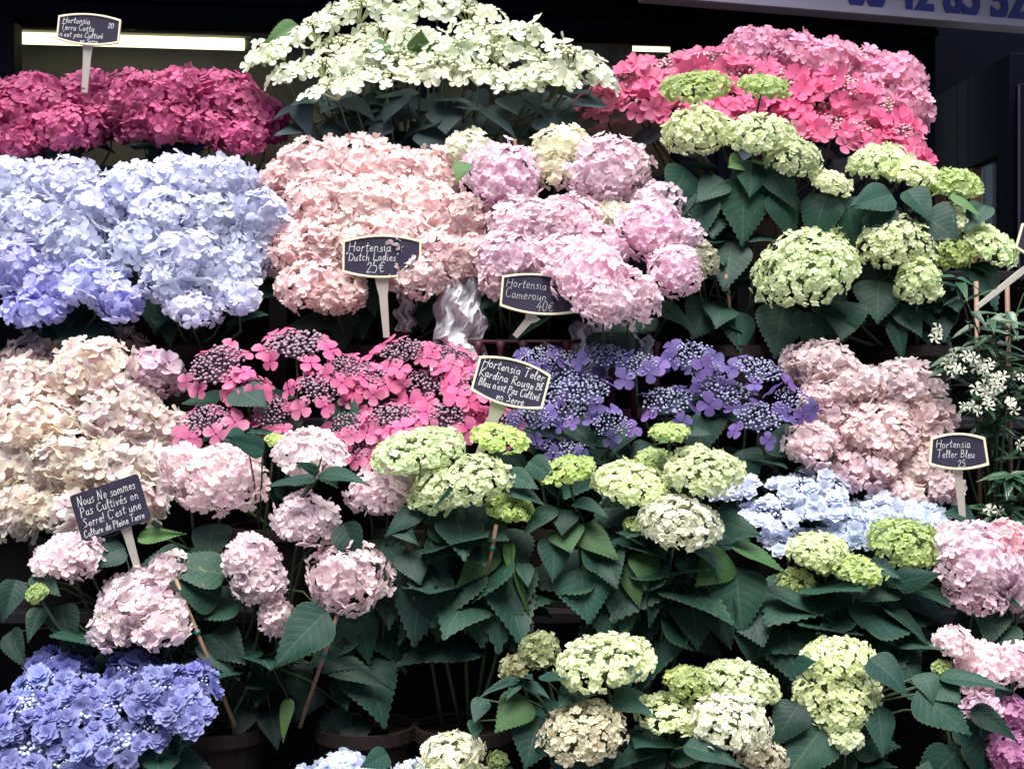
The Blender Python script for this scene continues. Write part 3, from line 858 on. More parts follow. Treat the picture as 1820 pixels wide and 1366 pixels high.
plant('pink_hydrangea', 'lilac pink ball hydrangea with creamy older heads, right of the creamy topmost head', G_BALL, 3,
  [(1000,262,52,34, dict(mat='pale')), (985,300,40,36, dict(mat='pale')), (1078,312,70,62), (1118,298,36,40, dict(mat='shell')), (1172,375,50,54), (1150,412,60,56), (1088,392,40,36, dict(mat='pale')), (1010,395,58,44), (1060,440,50,40), (1050,490,66,58,dict(y=-.10)), (1072,538,48,36,dict(y=-.09)), (1122,530,48,48), (1200,485,46,48), (1215,430,36,36)],
  'pink', 'point', 12.5, single=False, leaves=12, dy=-.05, canes=[(915,248,916,300,.14)], hero=[(1170,460,1215,452,34)])
plant('snowball_hydrangea', 'green white snowball hydrangea highest on the right, in front of pinkish red blooms', G_ANN, 3,
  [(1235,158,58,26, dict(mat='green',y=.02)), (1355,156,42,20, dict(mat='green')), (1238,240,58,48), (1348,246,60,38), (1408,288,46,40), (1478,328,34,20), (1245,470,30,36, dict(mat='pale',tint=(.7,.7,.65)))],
  'lime', 'small', 8, 'dome', single=False, leaves=22, ox=1300, canes=[(1290,488,1300,575)], slope=.0004,
  hero=[(1322,318,1318,432,84,dict(v=0)), (1335,288,1332,345,56,dict(v=0)), (1318,285,1292,300,36,dict(mat='leafnew')), (1348,284,1368,298,34,dict(mat='leafnew')), (1368,298,1422,358,56), (1285,318,1235,352,52), (1255,345,1232,440,66,dict(v=3)), (1378,340,1428,412,60,dict(v=2)), (1262,535,1228,598,66,dict(v=0)), (1305,552,1318,625,62,dict(v=0)), (1300,430,1290,520,74), (1220,300,1190,360,60), (1210,330,1200,400,60)])
plant('snowball_hydrangea', 'green white snowball hydrangea with the largest round head, at the right of the upper shelf', G_ANN, 3,
  [(1568,292,54,32), (1620,312,46,26), (1696,330,46,28, dict(mat='green',tint=(1,1,1))), (1435,488,84,68), (1472,412,44,36), (1588,440,70,52), (1632,512,38,46), (1705,402,52,34, dict(side=.5)), (1752,440,52,36, dict(side=.5)), (1690,455,34,30, dict(mat='green',tint=(.8,.8,.7)))],
  'lime', 'small', 8.3, 'dome', single=False, leaves=26, dy=-.02, slope=.0006, canes=[],
  hero=[(1395,540,1372,632,78,dict(v=0)), (1562,498,1556,570,74,dict(v=0)), (1500,535,1490,610,80,dict(v=1)), (1585,345,1512,372,60), (1612,338,1662,385,64), (1640,380,1700,425,80,dict(v=0)), (1560,375,1580,420,60), (1470,345,1440,420,66), (1500,350,1530,420,66), (1590,560,1606,640,40,dict(v=3)), (1600,540,1640,600,50), (1440,555,1450,620,70), (1690,345,1745,380,22,dict(mat='leafnew')), (1750,365,1720,405,50)])

# ---- tier 3
plant('cream_hydrangea', 'cream hydrangea with pink hearted petals at the left edge, above the unframed sign', G_BALL, 2,
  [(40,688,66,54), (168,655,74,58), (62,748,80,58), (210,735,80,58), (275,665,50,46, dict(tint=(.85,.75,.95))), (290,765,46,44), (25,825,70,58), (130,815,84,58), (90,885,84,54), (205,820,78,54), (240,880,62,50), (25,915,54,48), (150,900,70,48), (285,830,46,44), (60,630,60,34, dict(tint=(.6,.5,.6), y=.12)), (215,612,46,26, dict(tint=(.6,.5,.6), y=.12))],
  'cream', 'wavy', 20, leaves=8, slope=.0008, ox=130)
plant('pink_lacecap_hydrangea', 'hot pink lacecap hydrangea with big clusters of dark purple buds, right of the cream one', G_LACE, 2,
  [(392,662,50,44), (525,622,54,32), (572,700,46,38), (486,742,36,32), (372,756,42,34), (440,690,30,20), (620,660,40,24)],
  'hotpink', 'flat', 23, 'lace', buds='budpink', leaves=14, rim=7, budk=1.0, budr=.068, rimr=(.98, 1.3), tilt=.8, slope=.0008, hero=[(590,720,640,760,60), (420,690,470,720,60)])
plant('pink_lacecap_hydrangea', 'hot pink lacecap hydrangea full of flat blooms, behind the most slanted framed sign', G_LACE, 2,
  [(715,632,48,28), (650,680,44,30), (760,690,50,34), (700,748,50,30), (800,748,46,34), (648,800,36,34), (845,690,40,30), (795,640,42,26), (885,755,40,24), (620,760,40,30)],
  'hotpink', 'flat', 24, 'lace', buds='budpink', leaves=12, rim=8, inner=0, budk=.9, rimr=(.9, 1.25), tilt=.75, slope=.0008)
plant('violet_lacecap_hydrangea', 'violet blue lacecap hydrangea immediately right of the most slanted framed sign', G_LACE, 2,
  [(960,690,46,38), (1012,655,46,30), (1035,705,50,36), (950,752,40,34), (1000,800,42,20), (1085,765,36,34), (1075,640,44,26), (1000,735,44,28), (960,640,36,22)],
  'violet', 'flat', 20, 'lace', buds='budblue', leaves=16, rim=4, inner=0, budk=1.0, budr=.06, rimr=(.85, 1.2), tilt=.75, slope=.0008, hero=[(1010,750,1060,790,50), (1120,760,1090,800,50)])
plant('violet_lacecap_hydrangea', 'violet lacecap hydrangea with mauve blooms, left of the dusty pink one', G_LACE, 2,
  [(1185,722,46,34), (1230,640,42,30), (1285,705,48,32), (1345,665,46,28), (1350,752,46,36), (1405,720,36,30), (1130,655,40,26), (1260,670,36,24)],
  'violet', 'flat', 22, 'lace', buds='budblue', leaves=16, rim=5, budk=.95, rimr=(.9, 1.25), tilt=.75, slope=.0008,
  hero=[(1370,770,1425,800,60), (1220,755,1260,765,50), (1160,790,1120,840,50), (1315,800,1340,850,60), (1200,770,1170,790,30,dict(mat='leafnew'))])
plant('dusty_pink_hydrangea', 'dusty pink mophead hydrangea beside the sign at the right end', G_BALL, 2,
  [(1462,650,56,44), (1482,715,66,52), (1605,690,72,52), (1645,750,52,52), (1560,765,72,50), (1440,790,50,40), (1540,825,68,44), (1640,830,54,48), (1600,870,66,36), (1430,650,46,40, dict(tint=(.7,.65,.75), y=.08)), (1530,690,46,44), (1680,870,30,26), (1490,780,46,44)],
  'dusty', 'wavy', 15.5, leaves=10, slope=.0007)
plant('ice_blue_lacecap_hydrangea', 'pale icy blue double lacecap hydrangea low on the right', G_LACE, 2,
  [(1440,872,62,24), (1375,915,50,24), (1525,925,58,24), (1595,905,54,22), (1305,868,32,16), (1400,962,46,20), (1500,955,50,20), (1642,915,36,18), (1560,955,40,18), (1460,905,40,20)],
  'iceblue', 'double', 18, 'lace', buds='budice', leaves=12, rim=12, inner=7, dy=-.14, tilt=.5, slope=.0006, hero=[(1730,915,1690,905,40), (1715,950,1740,925,36)])

# ---- tier 2
plant('shell_pink_hydrangea', 'shell pink mophead hydrangea with big veined leaves, in front at the left', G_BALL, 1,
  [(388,848,84,62), (322,835,42,44), (550,805,66,42), (545,922,60,46), (445,990,50,40), (462,1030,48,44), (490,1100,32,36), (300,1010,38,30), (255,1060,78,56), (212,1112,54,44), (288,1108,54,46), (108,985,56,38), (150,992,44,36), (66,1054,20,17, dict(mat='green', f=7, y=-.02)), (490,781,19,10, dict(mat='green', f=6))],
  'shell', 'wavy', 15, leaves=20, slope=.0004, dy=-.02, ox=390, canes=[(312,1028,418,1290), (600,1092,533,1292)],
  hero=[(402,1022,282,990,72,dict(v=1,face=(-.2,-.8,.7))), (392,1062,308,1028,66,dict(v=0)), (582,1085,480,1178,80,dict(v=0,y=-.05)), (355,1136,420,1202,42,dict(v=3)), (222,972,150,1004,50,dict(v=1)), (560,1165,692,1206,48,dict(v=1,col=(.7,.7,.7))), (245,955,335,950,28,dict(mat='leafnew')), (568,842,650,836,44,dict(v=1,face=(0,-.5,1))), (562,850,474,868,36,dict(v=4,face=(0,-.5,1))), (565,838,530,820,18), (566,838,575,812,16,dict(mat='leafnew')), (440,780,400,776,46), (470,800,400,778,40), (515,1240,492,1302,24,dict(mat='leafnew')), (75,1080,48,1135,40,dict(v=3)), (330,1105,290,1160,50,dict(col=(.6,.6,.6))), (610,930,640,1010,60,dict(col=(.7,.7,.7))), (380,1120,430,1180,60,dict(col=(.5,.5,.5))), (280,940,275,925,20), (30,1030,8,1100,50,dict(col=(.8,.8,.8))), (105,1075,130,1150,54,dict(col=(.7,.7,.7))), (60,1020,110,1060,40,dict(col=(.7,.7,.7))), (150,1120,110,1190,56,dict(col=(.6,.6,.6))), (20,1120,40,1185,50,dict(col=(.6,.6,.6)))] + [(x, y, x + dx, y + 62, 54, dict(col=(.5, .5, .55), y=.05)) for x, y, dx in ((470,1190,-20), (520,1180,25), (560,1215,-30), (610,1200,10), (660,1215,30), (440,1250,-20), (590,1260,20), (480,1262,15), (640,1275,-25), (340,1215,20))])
plant('shell_pink_hydrangea', 'shell pink hydrangea with one round head hanging low left of the dark leaf mass', G_BALL, 1,
  [(620,1022,68,60), (690,868,56,38), (655,880,40,30), (720,980,30,26, dict(tint=(.6,.6,.6), mat='pale', y=.08))],
  'shell', 'point', 15, leaves=12, slope=.0004, ox=650,
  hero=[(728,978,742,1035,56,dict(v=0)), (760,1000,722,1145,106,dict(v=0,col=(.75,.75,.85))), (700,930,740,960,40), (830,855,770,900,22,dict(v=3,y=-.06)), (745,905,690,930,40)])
plant('snowball_hydrangea', 'green white snowball hydrangea in the middle, just below the most slanted framed sign', G_ANN, 1,
  [(740,802,74,38), (822,856,78,46), (886,780,48,24, dict(mat='green',tint=(1.1,1.1,1))), (906,902,42,22, dict(mat='green',tint=(1.1,1.1,1))), (770,885,44,30)],
  'lime', 'small', 8.3, 'dome', single=False, leaves=40, slope=.0004, leaflen=.155, canes=[(882,932,862,1045)],
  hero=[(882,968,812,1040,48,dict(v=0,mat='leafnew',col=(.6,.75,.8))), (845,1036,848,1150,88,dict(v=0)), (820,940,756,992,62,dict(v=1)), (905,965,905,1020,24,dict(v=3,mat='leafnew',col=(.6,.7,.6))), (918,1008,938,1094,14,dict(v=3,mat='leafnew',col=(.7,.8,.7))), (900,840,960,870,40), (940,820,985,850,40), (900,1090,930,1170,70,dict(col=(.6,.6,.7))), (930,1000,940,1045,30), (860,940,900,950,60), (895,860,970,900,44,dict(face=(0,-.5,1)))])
plant('snowball_hydrangea', 'green white snowball hydrangea with small flat young head at left, whitest head sagging', G_ANN, 1,
  [(1007,836,48,22, dict(mat='green',tint=(1.1,1.1,1))), (1124,858,62,36), (1250,840,66,42), (1205,932,68,50, dict(mat='pale',y=-.04)), (1160,820,32,20, dict(mat='green',y=.05)), (1190,768,32,13, dict(mat='green')), (1132,932,22,14, dict(mat='green',f=6))],
  'lime', 'small', 8.3, 'dome', single=False, leaves=44, slope=.0004, leaflen=.155,
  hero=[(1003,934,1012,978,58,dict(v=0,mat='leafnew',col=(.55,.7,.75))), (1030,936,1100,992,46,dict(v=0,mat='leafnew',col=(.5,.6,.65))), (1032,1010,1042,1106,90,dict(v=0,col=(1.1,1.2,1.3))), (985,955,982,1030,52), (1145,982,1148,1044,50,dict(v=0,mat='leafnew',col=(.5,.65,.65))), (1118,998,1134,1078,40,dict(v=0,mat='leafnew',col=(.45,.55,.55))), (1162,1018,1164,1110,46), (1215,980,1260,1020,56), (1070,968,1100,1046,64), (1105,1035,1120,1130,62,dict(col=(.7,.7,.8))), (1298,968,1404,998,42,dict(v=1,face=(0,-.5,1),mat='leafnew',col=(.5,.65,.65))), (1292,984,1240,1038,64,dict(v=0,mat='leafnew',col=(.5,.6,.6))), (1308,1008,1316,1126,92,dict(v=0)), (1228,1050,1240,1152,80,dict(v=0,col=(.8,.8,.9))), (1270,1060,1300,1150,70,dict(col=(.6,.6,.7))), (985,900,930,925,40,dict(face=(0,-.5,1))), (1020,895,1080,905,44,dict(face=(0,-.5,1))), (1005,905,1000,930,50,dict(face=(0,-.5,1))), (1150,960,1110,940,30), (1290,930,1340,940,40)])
plant('snowball_hydrangea', 'green snowball hydrangea of three small flat heads in front of the icy blue blooms', G_ANN, 1,
  [(1456,980,50,32, dict(mat='lime')), (1525,1014,46,24), (1608,970,60,44), (1415,1038,34,24, dict(tint=(.7,.7,.65), y=.06)), (1470,1000,34,24)],
  'green', 'small', 7.5, 'dome', single=False, leaves=40, slope=.0004, leaflen=.155,
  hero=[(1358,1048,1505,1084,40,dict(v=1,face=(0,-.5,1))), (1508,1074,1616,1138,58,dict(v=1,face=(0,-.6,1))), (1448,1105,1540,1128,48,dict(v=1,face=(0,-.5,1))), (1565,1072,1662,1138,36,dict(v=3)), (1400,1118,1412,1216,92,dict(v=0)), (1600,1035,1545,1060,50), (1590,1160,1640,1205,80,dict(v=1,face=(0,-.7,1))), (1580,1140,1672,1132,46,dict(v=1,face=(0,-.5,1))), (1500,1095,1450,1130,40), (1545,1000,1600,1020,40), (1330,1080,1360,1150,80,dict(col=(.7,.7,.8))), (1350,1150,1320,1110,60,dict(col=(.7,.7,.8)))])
plant('pink_hydrangea', 'bright pink and cream ball hydrangea cut by the right edge of the photo', G_BALL, 1,
  [(1730,995,64,60, dict(mat='shell')), (1790,962,42,38, dict(mat='salmon',tint=(1,.85,.9))), (1700,960,40,32, dict(mat='shell')), (1812,1055,32,42), (1735,1055,52,36), (1780,1020,40,40)],
  'pink', 'point', 12.5, single=False, leaves=10, slope=.0004, dy=-.03, hero=[(1590,1035,1660,1020,40)])

# ---- tier 1, the front
plant('blue_lacecap_hydrangea', 'blue double flowered hydrangea filling the bottom left corner', G_LACE, 0,
  [(80,1222,50,30), (30,1268,60,34), (120,1288,64,38), (205,1258,60,36), (290,1228,56,32), (325,1268,44,34), (190,1325,66,34), (60,1338,66,30), (255,1310,46,32), (-10,1310,50,34), (120,1360,60,26), (245,1195,50,26, dict(tint=(.6,.6,.8), y=.05)), (110,1180,44,20, dict(tint=(.5,.5,.7), y=.08)), (340,1215,40,26, dict(tint=(.75,.7,.85))), (10,1370,50,24), (160,1240,44,26)],
  'deepblue', 'double', 22, 'lace', buds='budice', leaves=14, rim=11, inner=6, tilt=.6, slope=.0009, dy=.03, potr=.12)
plant('blue_white_hydrangea', 'bluish white hydrangea with only its top showing at the bottom middle', G_BALL, 0,
  [(605,1372,52,36), (545,1392,44,24), (655,1392,40,30), (740,1378,50,22)],
  'iceblue', 'wavy', 18, leaves=6, slope=.0004, hero=[(690,1340,640,1366,40)])
plant('cream_ball_hydrangea', 'small cream hydrangea at the bottom middle beside a tiny green bud', G_BALL, 0,
  [(802,1336,52,32), (790,1372,60,26, dict(mat='lime')), (835,1385,40,24), (885,1350,17,15, dict(mat='green', f=5))],
  'pale', 'small', 9, single=False, leaves=8, slope=.0004)
plant('snowball_hydrangea', 'green white snowball hydrangea lowest in front with a flat bottomed head over cream ones', G_ANN, 0,
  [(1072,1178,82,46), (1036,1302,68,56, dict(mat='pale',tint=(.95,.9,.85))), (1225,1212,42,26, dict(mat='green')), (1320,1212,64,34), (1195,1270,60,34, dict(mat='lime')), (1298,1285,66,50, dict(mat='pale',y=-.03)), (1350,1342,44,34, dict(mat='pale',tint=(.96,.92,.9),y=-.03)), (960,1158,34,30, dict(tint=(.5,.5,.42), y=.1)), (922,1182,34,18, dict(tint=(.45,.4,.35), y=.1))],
  'lime', 'small', 9, 'dome', single=False, leaves=30, slope=.0003, leaflen=.12, canes=[],
  hero=[(935,1238,880,1296,60,dict(v=0,mat='leafnew',col=(.45,.6,.55))), (960,1272,930,1362,82,dict(v=0)), (925,1212,850,1228,24,dict(face=(0,-.5,1))), (922,1208,905,1236,26), (928,1208,945,1196,30,dict(face=(0,-.5,1))), (930,1215,975,1224,26,dict(face=(0,-.5,1))), (962,1200,1015,1212,34,dict(face=(0,-.4,1))), (1000,1250,1060,1226,36,dict(face=(0,-.5,1))), (1088,1245,1160,1242,40,dict(face=(0,-.5,1))), (1182,1312,1088,1348,52,dict(v=1,face=(0,-.6,1),col=(.9,1.1,1))), (1215,1325,1320,1340,50,dict(v=1,face=(0,-.6,1),y=-.09)), (1150,1330,1160,1400,60), (860,1240,840,1280,30), (1020,1225,1000,1250,40), (845,1280,842,1310,24)])
plant('snowball_hydrangea', 'green white snowball hydrangea with one tall stacked bloom near the lower right corner', G_ANN, 0,
  [(1490,1166,56,32, dict(mat='lime',y=.03)), (1490,1240,70,58), (1502,1312,30,22)],
  'lime', 'small', 9.3, 'dome', single=False, leaves=24, slope=.0003, leaflen=.13,
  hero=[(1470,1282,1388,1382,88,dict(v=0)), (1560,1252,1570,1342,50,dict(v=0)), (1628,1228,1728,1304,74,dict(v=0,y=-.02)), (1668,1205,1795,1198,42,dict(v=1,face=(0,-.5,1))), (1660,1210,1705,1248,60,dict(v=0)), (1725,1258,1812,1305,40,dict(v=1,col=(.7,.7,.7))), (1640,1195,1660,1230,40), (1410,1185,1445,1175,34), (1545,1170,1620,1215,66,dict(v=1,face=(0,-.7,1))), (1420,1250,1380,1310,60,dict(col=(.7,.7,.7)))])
plant('dusky_pink_hydrangea', 'dusky pink hydrangea in the lower right corner, its lowest heads tinted darker rose', G_BALL, 0,
  [(1695,1140,32,26), (1755,1182,50,36), (1805,1180,36,36), (1745,1258,36,24, dict(tint=(.8,.7,.8))), (1800,1275,32,34, dict(mat='rose',tint=(.7,.6,.8))), (1800,1340,46,40, dict(mat='rose',tint=(.7,.6,.8))), (1730,1212,34,24), (1675,1188,17,14, dict(mat='green', f=5))],  # lowest heads use a darkened rose tint
  'shell', 'point', 13, single=False, leaves=12, slope=.0004, dy=.08)

# ------------------------------------------------------------------ jasmine at the right
def jasmine():
    base = at(1765, 683, .5); root = Vector((base.x, .5, LZ[2]))
    t = empty('star_jasmine', root)
    tag(t, 'dark glossy star jasmine with small white star flowers on a cane at the right edge', 'jasmine')
    pot_parts(t, .085, .14)
    for x in (1735, 1790):
        a, b = at(x, 500, .5), at(x + 8, 960, .5)
        MB().tube([a - root, b - root], .005, 8).build('cane', M['cane'], t, smooth=True)
    ends = [(1700,500), (1755,560), (1800,600), (1690,610), (1700,640), (1770,660), (1740,700), (1810,700), (1790,560), (1820,520), (1760,800), (1800,850), (1780,930), (1820,780), (1740,600), (1720,540), (1815,900), (1830,640), (1770,740), (1800,940)]
    soil = Vector((root.x, root.y, root.z + .12))
    for ex, ey in ends:
        e = at(ex, ey, .5 - random.uniform(.0, .12))
        m = soil.lerp(e, .55) + Vector((random.uniform(-.04, .04), random.uniform(-.03, .03), .06))
        pts = [soil, soil.lerp(m, .6), m, m.lerp(e, .6) + Vector((0, 0, .015)), e]
        MB().tube([p - root for p in pts], [.003, .0026, .0022, .0018, .0012], 5).build('stem', M['stem'], t, smooth=True)
        for k in range(14):
            f = random.uniform(.4, 1.0)
            p0 = m.lerp(e, (f - .4) / .6) + Vector((0, 0, .01))
            a = random.uniform(0, 6.28)
            d = Vector((math.cos(a), -abs(math.sin(a)) * .6, random.uniform(-.5, .35))).normalized()
            L = random.uniform(.046, .078)
            put_leaf(t, root, p0, p0 + d * L, L * .48, 'jasleaf', (0, -.5, 1))
    # five petalled pinwheel blossom
    V, F = [], []
    mb = MB()
    for i in range(5):
        a = i * 2 * math.pi / 5
        X = Vector((math.cos(a), math.sin(a), 0)); Yv = Vector((-math.sin(a), math.cos(a), 0))
        mb.add([X * .1, X * .55 + Yv * .10 + Vector((0, 0, .06)), X * 1.0 + Yv * .42 + Vector((0, 0, -.02)), X * .95 - Yv * .16 + Vector((0, 0, .1)), X * .5 - Yv * .2 + Vector((0, 0, .02))], [(0, 4, 1), (4, 3, 1), (1, 3, 2)])
    mb.tube([(0, 0, -.6), (0, 0, .04)], [.03, .08], 4)
    me = bpy.data.meshes.new('blossom'); me.from_pydata(mb.v, [], mb.f); me.materials.append(M['jaswhite'])
    spots = [(1678,602,5,20), (1690,640,6,22), (1720,632,4,18), (1762,655,6,20), (1735,690,12,28), (1765,690,10,26), (1745,722,8,24), (1800,668,3,14), (1805,712,4,12), (1770,915,5,16), (1822,790,4,16), (1700,655,4,18), (1745,640,4,18)]
    for x, y, n, r in spots:
        for k in range(max(3, int(n * .65))):
            p = at(x + random.gauss(0, r * .55), y + random.gauss(0, r * .5), .36 + random.uniform(-.02, .03))
            nrm = Vector((random.uniform(-.7, .7), -1, random.uniform(-.3, .9)))
            o = link('blossom', me, t)
            o.matrix_basis = Matrix.LocRotScale(p - root, nrm.to_track_quat('Z', 'Y') @ Quaternion((0, 0, 1), random.uniform(0, 6)), Vector((.0145,) * 3) * random.uniform(.8, 1.1))
jasmine()

# ------------------------------------------------------------------ slate signs with chalk handwriting
GL = {
 'H': (.62, '0,0 .06,1;.5,0 .56,1;.0,.5 .58,.52'), 'o': (.42, '.2,.5 .05,.38 .04,.15 .18,0 .34,.1 .36,.35 .2,.5'), 'r': (.34, '.06,0 .1,.5;.09,.32 .2,.48 .34,.46'),
 't': (.36, '.2,.85 .14,.15 .2,0 .32,.05;.0,.55 .36,.58'), 'e': (.4, '.06,.25 .34,.3 .3,.46 .16,.5 .05,.3 .08,.08 .22,0 .36,.1'), 'n': (.46, '.05,0 .08,.5;.08,.35 .22,.5 .34,.4 .36,.05 .42,0'),
 's': (.34, '.3,.46 .12,.5 .08,.34 .26,.22 .24,.04 .02,.02'), 'i': (.2, '.08,.5 .08,.08 .16,0;.1,.72 .13,.76'), 'a': (.46, '.34,.44 .18,.5 .05,.35 .06,.08 .2,0 .33,.16 .36,.48 .36,.08 .44,0'),
 '2': (.46, '.05,.75 .15,.98 .34,.95 .38,.7 .2,.35 .03,.03 .44,.06'), '0': (.46, '.22,1 .06,.8 .04,.3 .18,0 .36,.12 .42,.6 .36,.92 .22,1'), 'T': (.62, '.0,.98 .62,1.0;.32,1 .26,0'),
 'c': (.36, '.32,.44 .16,.5 .04,.32 .08,.06 .22,0 .34,.08'), 'N': (.66, '.04,0 .1,1 .48,.0 .56,1'), "'": (.14, '.06,1.02 .02,.8'), 'p': (.44, '.1,.5 .04,-.35;.09,.4 .26,.52 .38,.34 .3,.08 .08,.06'),
 'C': (.6, '.54,.84 .36,1 .1,.78 .04,.3 .2,.02 .42,.02 .56,.16'), 'u': (.46, '.06,.5 .06,.12 .18,0 .32,.12 .36,.5 .36,.08 .44,0'), 'l': (.24, '.04,.2 .2,.8 .12,1 .06,.7 .08,.1 .2,0'),
 'v': (.4, '.03,.5 .16,0 .36,.52'), 'é': (.4, '.06,.25 .34,.3 .3,.46 .16,.5 .05,.3 .08,.08 .22,0 .36,.1;.18,.66 .32,.86'), 'D': (.62, '.1,1 .06,0 .36,.04 .58,.4 .46,.86 .1,1'),
 'h': (.46, '.06,0 .1,1;.08,.3 .22,.5 .34,.4 .36,0'), 'L': (.5, '.1,1 .04,.04 .48,.06'), 'd': (.46, '.34,.44 .16,.5 .04,.3 .1,.02 .3,.1 .38,1 .36,.1 .44,0'), '"': (.24, '.06,1 .02,.8;.18,1 .14,.8'),
 '5': (.46, '.4,1 .12,.98 .08,.6 .3,.6 .4,.34 .28,.04 .04,.04'), '€': (.52, '.48,.86 .3,.98 .12,.7 .12,.3 .28,.02 .48,.14;.0,.6 .36,.62;.0,.4 .34,.42'), 'm': (.66, '.04,0 .08,.5;.08,.36 .2,.5 .3,.38 .3,0;.3,.36 .44,.5 .54,.38 .54,.04 .62,0'),
 '4': (.48, '.3,1 .02,.36 .46,.4;.34,.66 .28,-.1'), 'K': (.56, '.06,1 .04,0;.5,1 .06,.46 .52,0'), 'R': (.58, '.06,0 .08,1 .4,1 .44,.66 .1,.5 .54,0'), 'g': (.44, '.34,.46 .16,.5 .05,.3 .14,.08 .32,.2 .36,.5 .34,-.2 .2,-.36 .04,-.24'),
 'B': (.54, '.06,0 .08,1 .36,.96 .38,.66 .1,.54 .44,.46 .44,.1 .06,0'), 'P': (.54, '.06,-.05 .08,1 .42,.96 .46,.62 .1,.46'), 'S': (.5, '.46,.86 .24,1 .08,.78 .36,.46 .38,.12 .04,.02'), '!': (.18, '.1,1 .06,.3;.05,.06 .07,.0'), ' ': (.3, ''),
}
def write_line(mb, txt, x, z, h, y, w, slope=0.0, stretch=1.0, maxw=9):
    k = 0
    tot = sum(GL[ch][0] + .07 for ch in txt) * h * stretch
    if tot > maxw: stretch *= maxw / tot
    for ch in txt:
        adv, st = GL[ch]
        jx, jz, js = random.uniform(-.02, .02) * h, random.uniform(-.05, .05) * h, random.uniform(.9, 1.1)
        for pl in [p for p in st.split(';') if p]:
            pts = [tuple(map(float, q.split(','))) for q in pl.split()]
            pts = [Vector((x + jx + (a + .08 * b) * h * stretch, 0, z + jz + b * h * js + (x + a * h) * slope)) for a, b in pts]
            for a, b in zip(pts, pts[1:]):
                d = (b - a)
                if d.length < 1e-6: continue
                d.normalize(); n = Vector((-d.z, 0, d.x)) * w / 2 * random.uniform(.75, 1.15); e = d * w * .3
                yy = y - 0.00002 * (k % 12); k += 1
                mb.add([Vector((v.x, yy, v.z)) for v in (a - e - n, b + e - n, b + e + n, a - e + n)], [(0, 1, 2, 3)])
        x += (adv + .07) * h * stretch

def sign(label, px, py, wpx, hpx, rot, Y, lines, stake, yaw=0.0, framed=True, pitch=-0.12, chalk=None, sw=(20, 14), taper=0.0, bulge=None):
    s = S(Y); w, h = wpx * s, hpx * s
    c = at(px, py, Y)
    foot = at(stake[0], stake[1], Y + .015)
    t = empty('price_sign', foot)
    tag(t, label, 'sign', 'slate signs stuck in the pots')
    Mr = Matrix.Translation(c - foot) @ Matrix.Rotation(yaw, 4, 'Z') @ Matrix.Rotation(R(rot), 4, 'Y') @ Matrix.Rotation(pitch, 4, 'X')
    bl = (h * .13 if framed else 0) if bulge is None else bulge * h
    def outline(k):
        ww, hh = w / 2 - k, h / 2 - k
        if not framed:
            r = h * .06; o = []
            for cx, cz, a0 in ((ww - r, -hh + r, -90), (ww - r, hh - r, 0), (-ww + r, hh - r, 90), (-ww + r, -hh + r, 180)):
                o += [(cx + r * math.cos(R(a0 + q)), cz + r * math.sin(R(a0 + q))) for q in (0, 30, 60, 90)]
            return o
        o = []
        for q in range(11):
            f = -1 + q / 5
            o.append((f * ww * (1 + taper), -hh + bl * (f * f) ))
        for q in range(11):
            f = 1 - q / 5
            o.append((f * ww * (1 - taper), hh - bl * (f * f)))
        return o
    fw = .0048
    def part(mb, name, mat, bevel=0.0, smooth=False):
        o = mb.build(name, mat, t, bevel=bevel, smooth=smooth); o.matrix_basis = Mr; return o
    if framed:
        part(MB().ring(outline(0), outline(fw), -.0035, .003), 'frame', M['frame'], .001)
        part(MB().prism(outline(fw * .9), -.001, .0022), 'slate', M['slate'])
    else:
        part(MB().prism(outline(0), -.0015, .0015), 'slate', M['slate'])
    mb = MB()
    for (txt, x, z, hh) in lines:
        write_line(mb, txt, (x - .5) * w, (z - .5) * h, hh * h, -.0016 if framed else -.0021, (chalk or 1.5) * .75 * s, stretch=1.0, maxw=(.93 - x) * w)
    hw = part(mb, 'handwriting', M['chalk']); hw['kind'] = 'stuff'
    # stake, wide at the neck and narrowing to the foot
    top = Mr @ Vector(((stake[2] - .5) * w if len(stake) > 2 else 0, .0035, -h / 2 + fw * .5))
    a, b = sw[0] * s / 2, sw[1] * s / 2
    d = -top
    X = Vector((0, 1, 0)).cross(d.normalized()).normalized()
    vs = []
    for f, hw_ in ((0, a), (.18, a * .8), (.3, b * 1.1), (1, b * .8)):
        p = top + d * f
        for sx in (-1, 1):
            for dy_ in (0, .003): vs.append(p + X * sx * hw_ + Vector((0, dy_, 0)))
    fs = []
    for i in range(3):
        k = i * 4
        fs += [(k, k + 4, k + 6, k + 2), (k + 1, k + 3, k + 7, k + 5), (k, k + 1, k + 5, k + 4), (k + 2, k + 6, k + 7, k + 3)]
    fs += [(0, 2, 3, 1), (12, 13, 15, 14)]
    MB().add(vs, fs).build('stake', M['stake'], t, bevel=.0006)

sign('cream framed slate sign in front of the fluorescent tube, four chalk lines', 158, 53, 112, 58, 4, LY[4] - .13,
     [('Hortensia', .08, .66, .2), ('20', .80, .58, .17), ('Terra Cotta', .06, .44, .19), ("n'est pas Cultivé", .05, .23, .18), ('en Serre', .38, .06, .15)], (150, 165), sw=(19, 13), chalk=1.5, pitch=-.1)
sign('cream framed slate sign reading 25 euros before the salmon blooms', 679, 456, 140, 78, 0, LY[3] - .19,
     [('Hortensia', .08, .62, .23), ('"Dutch Ladies"', .04, .40, .19), ('25€', .30, .12, .26)], (687, 600), chalk=1.7, sw=(26, 14))
sign('faintly chalked slate sign reading 40 euros, its right side tucked under lilac pink blooms', 958, 523, 136, 74, 5, LY[3] - .26,
     [('Hortensia', .07, .62, .23), ('Cameroun', .06, .36, .23), ('40€', .48, .10, .25)], (915, 598, .46), chalk=1.0, sw=(30, 13))
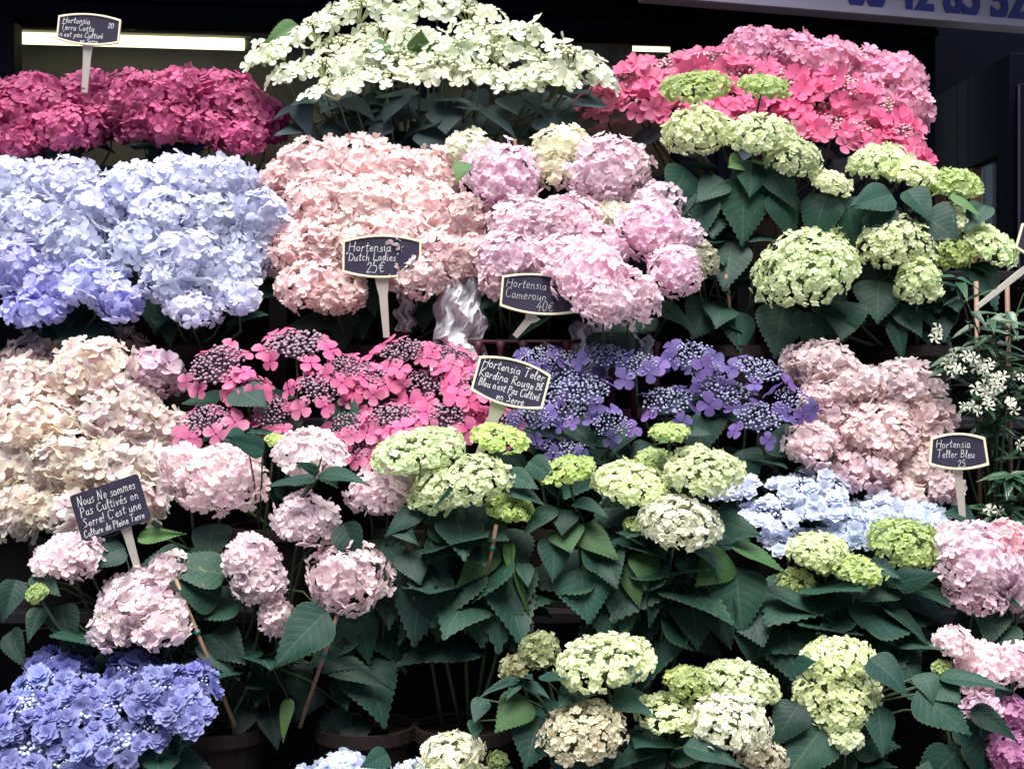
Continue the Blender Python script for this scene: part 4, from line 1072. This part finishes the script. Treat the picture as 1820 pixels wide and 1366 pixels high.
sign('most slanted framed slate sign, between hot pink and violet blooms, neat white chalk', 908, 680, 132, 86, 15, LY[2] - .20,
     [('Hortensia Teler', .07, .70, .19), ('Kardina Rouge', .06, .48, .18), ('25€', .84, .50, .16), ("Bleu n'est Pas Cultivé", .08, .28, .165), ('en Serre', .36, .09, .16)], (850, 812, .42), chalk=2.0, sw=(30, 17), pitch=-.2)
sign('unframed dark sign with rounded corners, tipped to the left among cream blooms', 196, 902, 128, 86, -18.5, LY[1] - .10,
     [('Nous Ne sommes', .08, .72, .2), ('Pas Cultivés en', .08, .50, .19), ("Serre! C'est une", .08, .28, .18), ('Culture de Pleine Terre', .05, .07, .15)], (250, 1030, .62), framed=False, chalk=1.8, sw=(20, 14))
sign('cream framed slate sign reading 25, at the right beside the dusty pink blooms', 1703, 802, 102, 66, 0, LY[1] + .02,
     [('Hortensia', .12, .60, .22), ('Teller Bleu', .12, .33, .21), ('25', .48, .08, .2)], (1712, 930), chalk=1.4, sw=(17, 14), taper=.05)
sign('slate sign almost wholly outside the right edge on a long slanting stake', 1862, 436, 110, 64, 18, .42,
     [('Hortensia', .1, .55, .22)], (1738, 545, .40), sw=(13, 11))

# ------------------------------------------------------------------ crate rim and cellophane on the fourth tier
def crate():
    Y = LY[3] - .145
    p0, p1 = at(772, 607, Y), at(1166, 607, Y)
    w = p1.x - p0.x; zt = p0.z; h = .075
    zb = LZ[3]
    t = empty('plastic_crate', Vector(((p0.x + p1.x) / 2, Y, zb)))
    tag(t, 'maroon plastic crate with a slotted rim under the lilac pink hydrangeas', 'crate')
    zz = zt - zb
    MB().tube([(-w / 2, 0, zz), (w / 2, 0, zz)], .005, 8).build('rim', M['maroon'], t, smooth=True)
    n = 11
    for i in range(n):
        x = -w / 2 + w * i / (n - 1)
        mb = MB()
        mb.tube([(x, 0, zz), (x, 0, zz - .02), (x, .002, zz - .055), (x, .002, 0.004)], [.014, .007, .008, .011], 8)
        mb.build('slot_bar', M['maroon'], t, smooth=True)
    MB().box((0, .002, .012), (w, .012, .022)).build('lower_band', M['maroon'], t, bevel=.002)
crate()
def cellophane(label, px0, px1, py0, py1, Y, seed):
    r = np.random.default_rng(seed)
    a, b = at(px0, py1, Y), at(px1, py0, Y)
    nx, nz = 16, 16
    V, F = [], []
    ph = r.uniform(0, 6, 8)
    cx, w, z0, h = (a.x + b.x) / 2, b.x - a.x, a.z, b.z - a.z
    for i in range(nz + 1):
        v = i / nz
        for j in range(nx + 1):
            u = j / nx * 2 - 1
            ww = .5 * (1 - .35 * v ** 2 + .1 * math.sin(v * 7 + ph[6]))
            y = -.03 * (1 - u * u) + .012 * math.sin(9 * u + ph[0] + 5 * v) + .012 * math.sin(13 * v + ph[1] + 3 * u) + r.normal(0, .004)
            V.append((u * w * ww + .006 * math.sin(v * 17 + ph[2]), y, v * h + .008 * math.sin(u * 6 + ph[3]) * v + r.normal(0, .0015)))
    n = nx + 1
    F = [(i * n + j, i * n + j + 1, (i + 1) * n + j + 1, (i + 1) * n + j) for i in range(nz) for j in range(nx)]
    o = link('cellophane_wrap', quads('cellophane_wrap', V, F, M['wrap'], smooth=False))
    m = o.modifiers.new('thickness', 'SOLIDIFY'); m.thickness = .0008
    o.location = (cx, Y, z0)
    tag(o, label, 'wrapping', 'cellophane wraps behind the crate rim')
cellophane('crumpled clear cellophane standing left of the sign reading 40 euros', 768, 868, 500, 660, LY[3] - .128, 3)
cellophane('pale cellophane behind the crate slots under the lilac pink blooms', 1008, 1100, 570, 672, LY[3] - .128, 5)
cellophane('small pale cellophane end at the right end of the crate', 1096, 1170, 585, 668, LY[3] - .128, 8)
cellophane('sliver of cellophane right of the stake of the sign reading 25 euros', 704, 736, 510, 590, LY[3] - .10, 9)
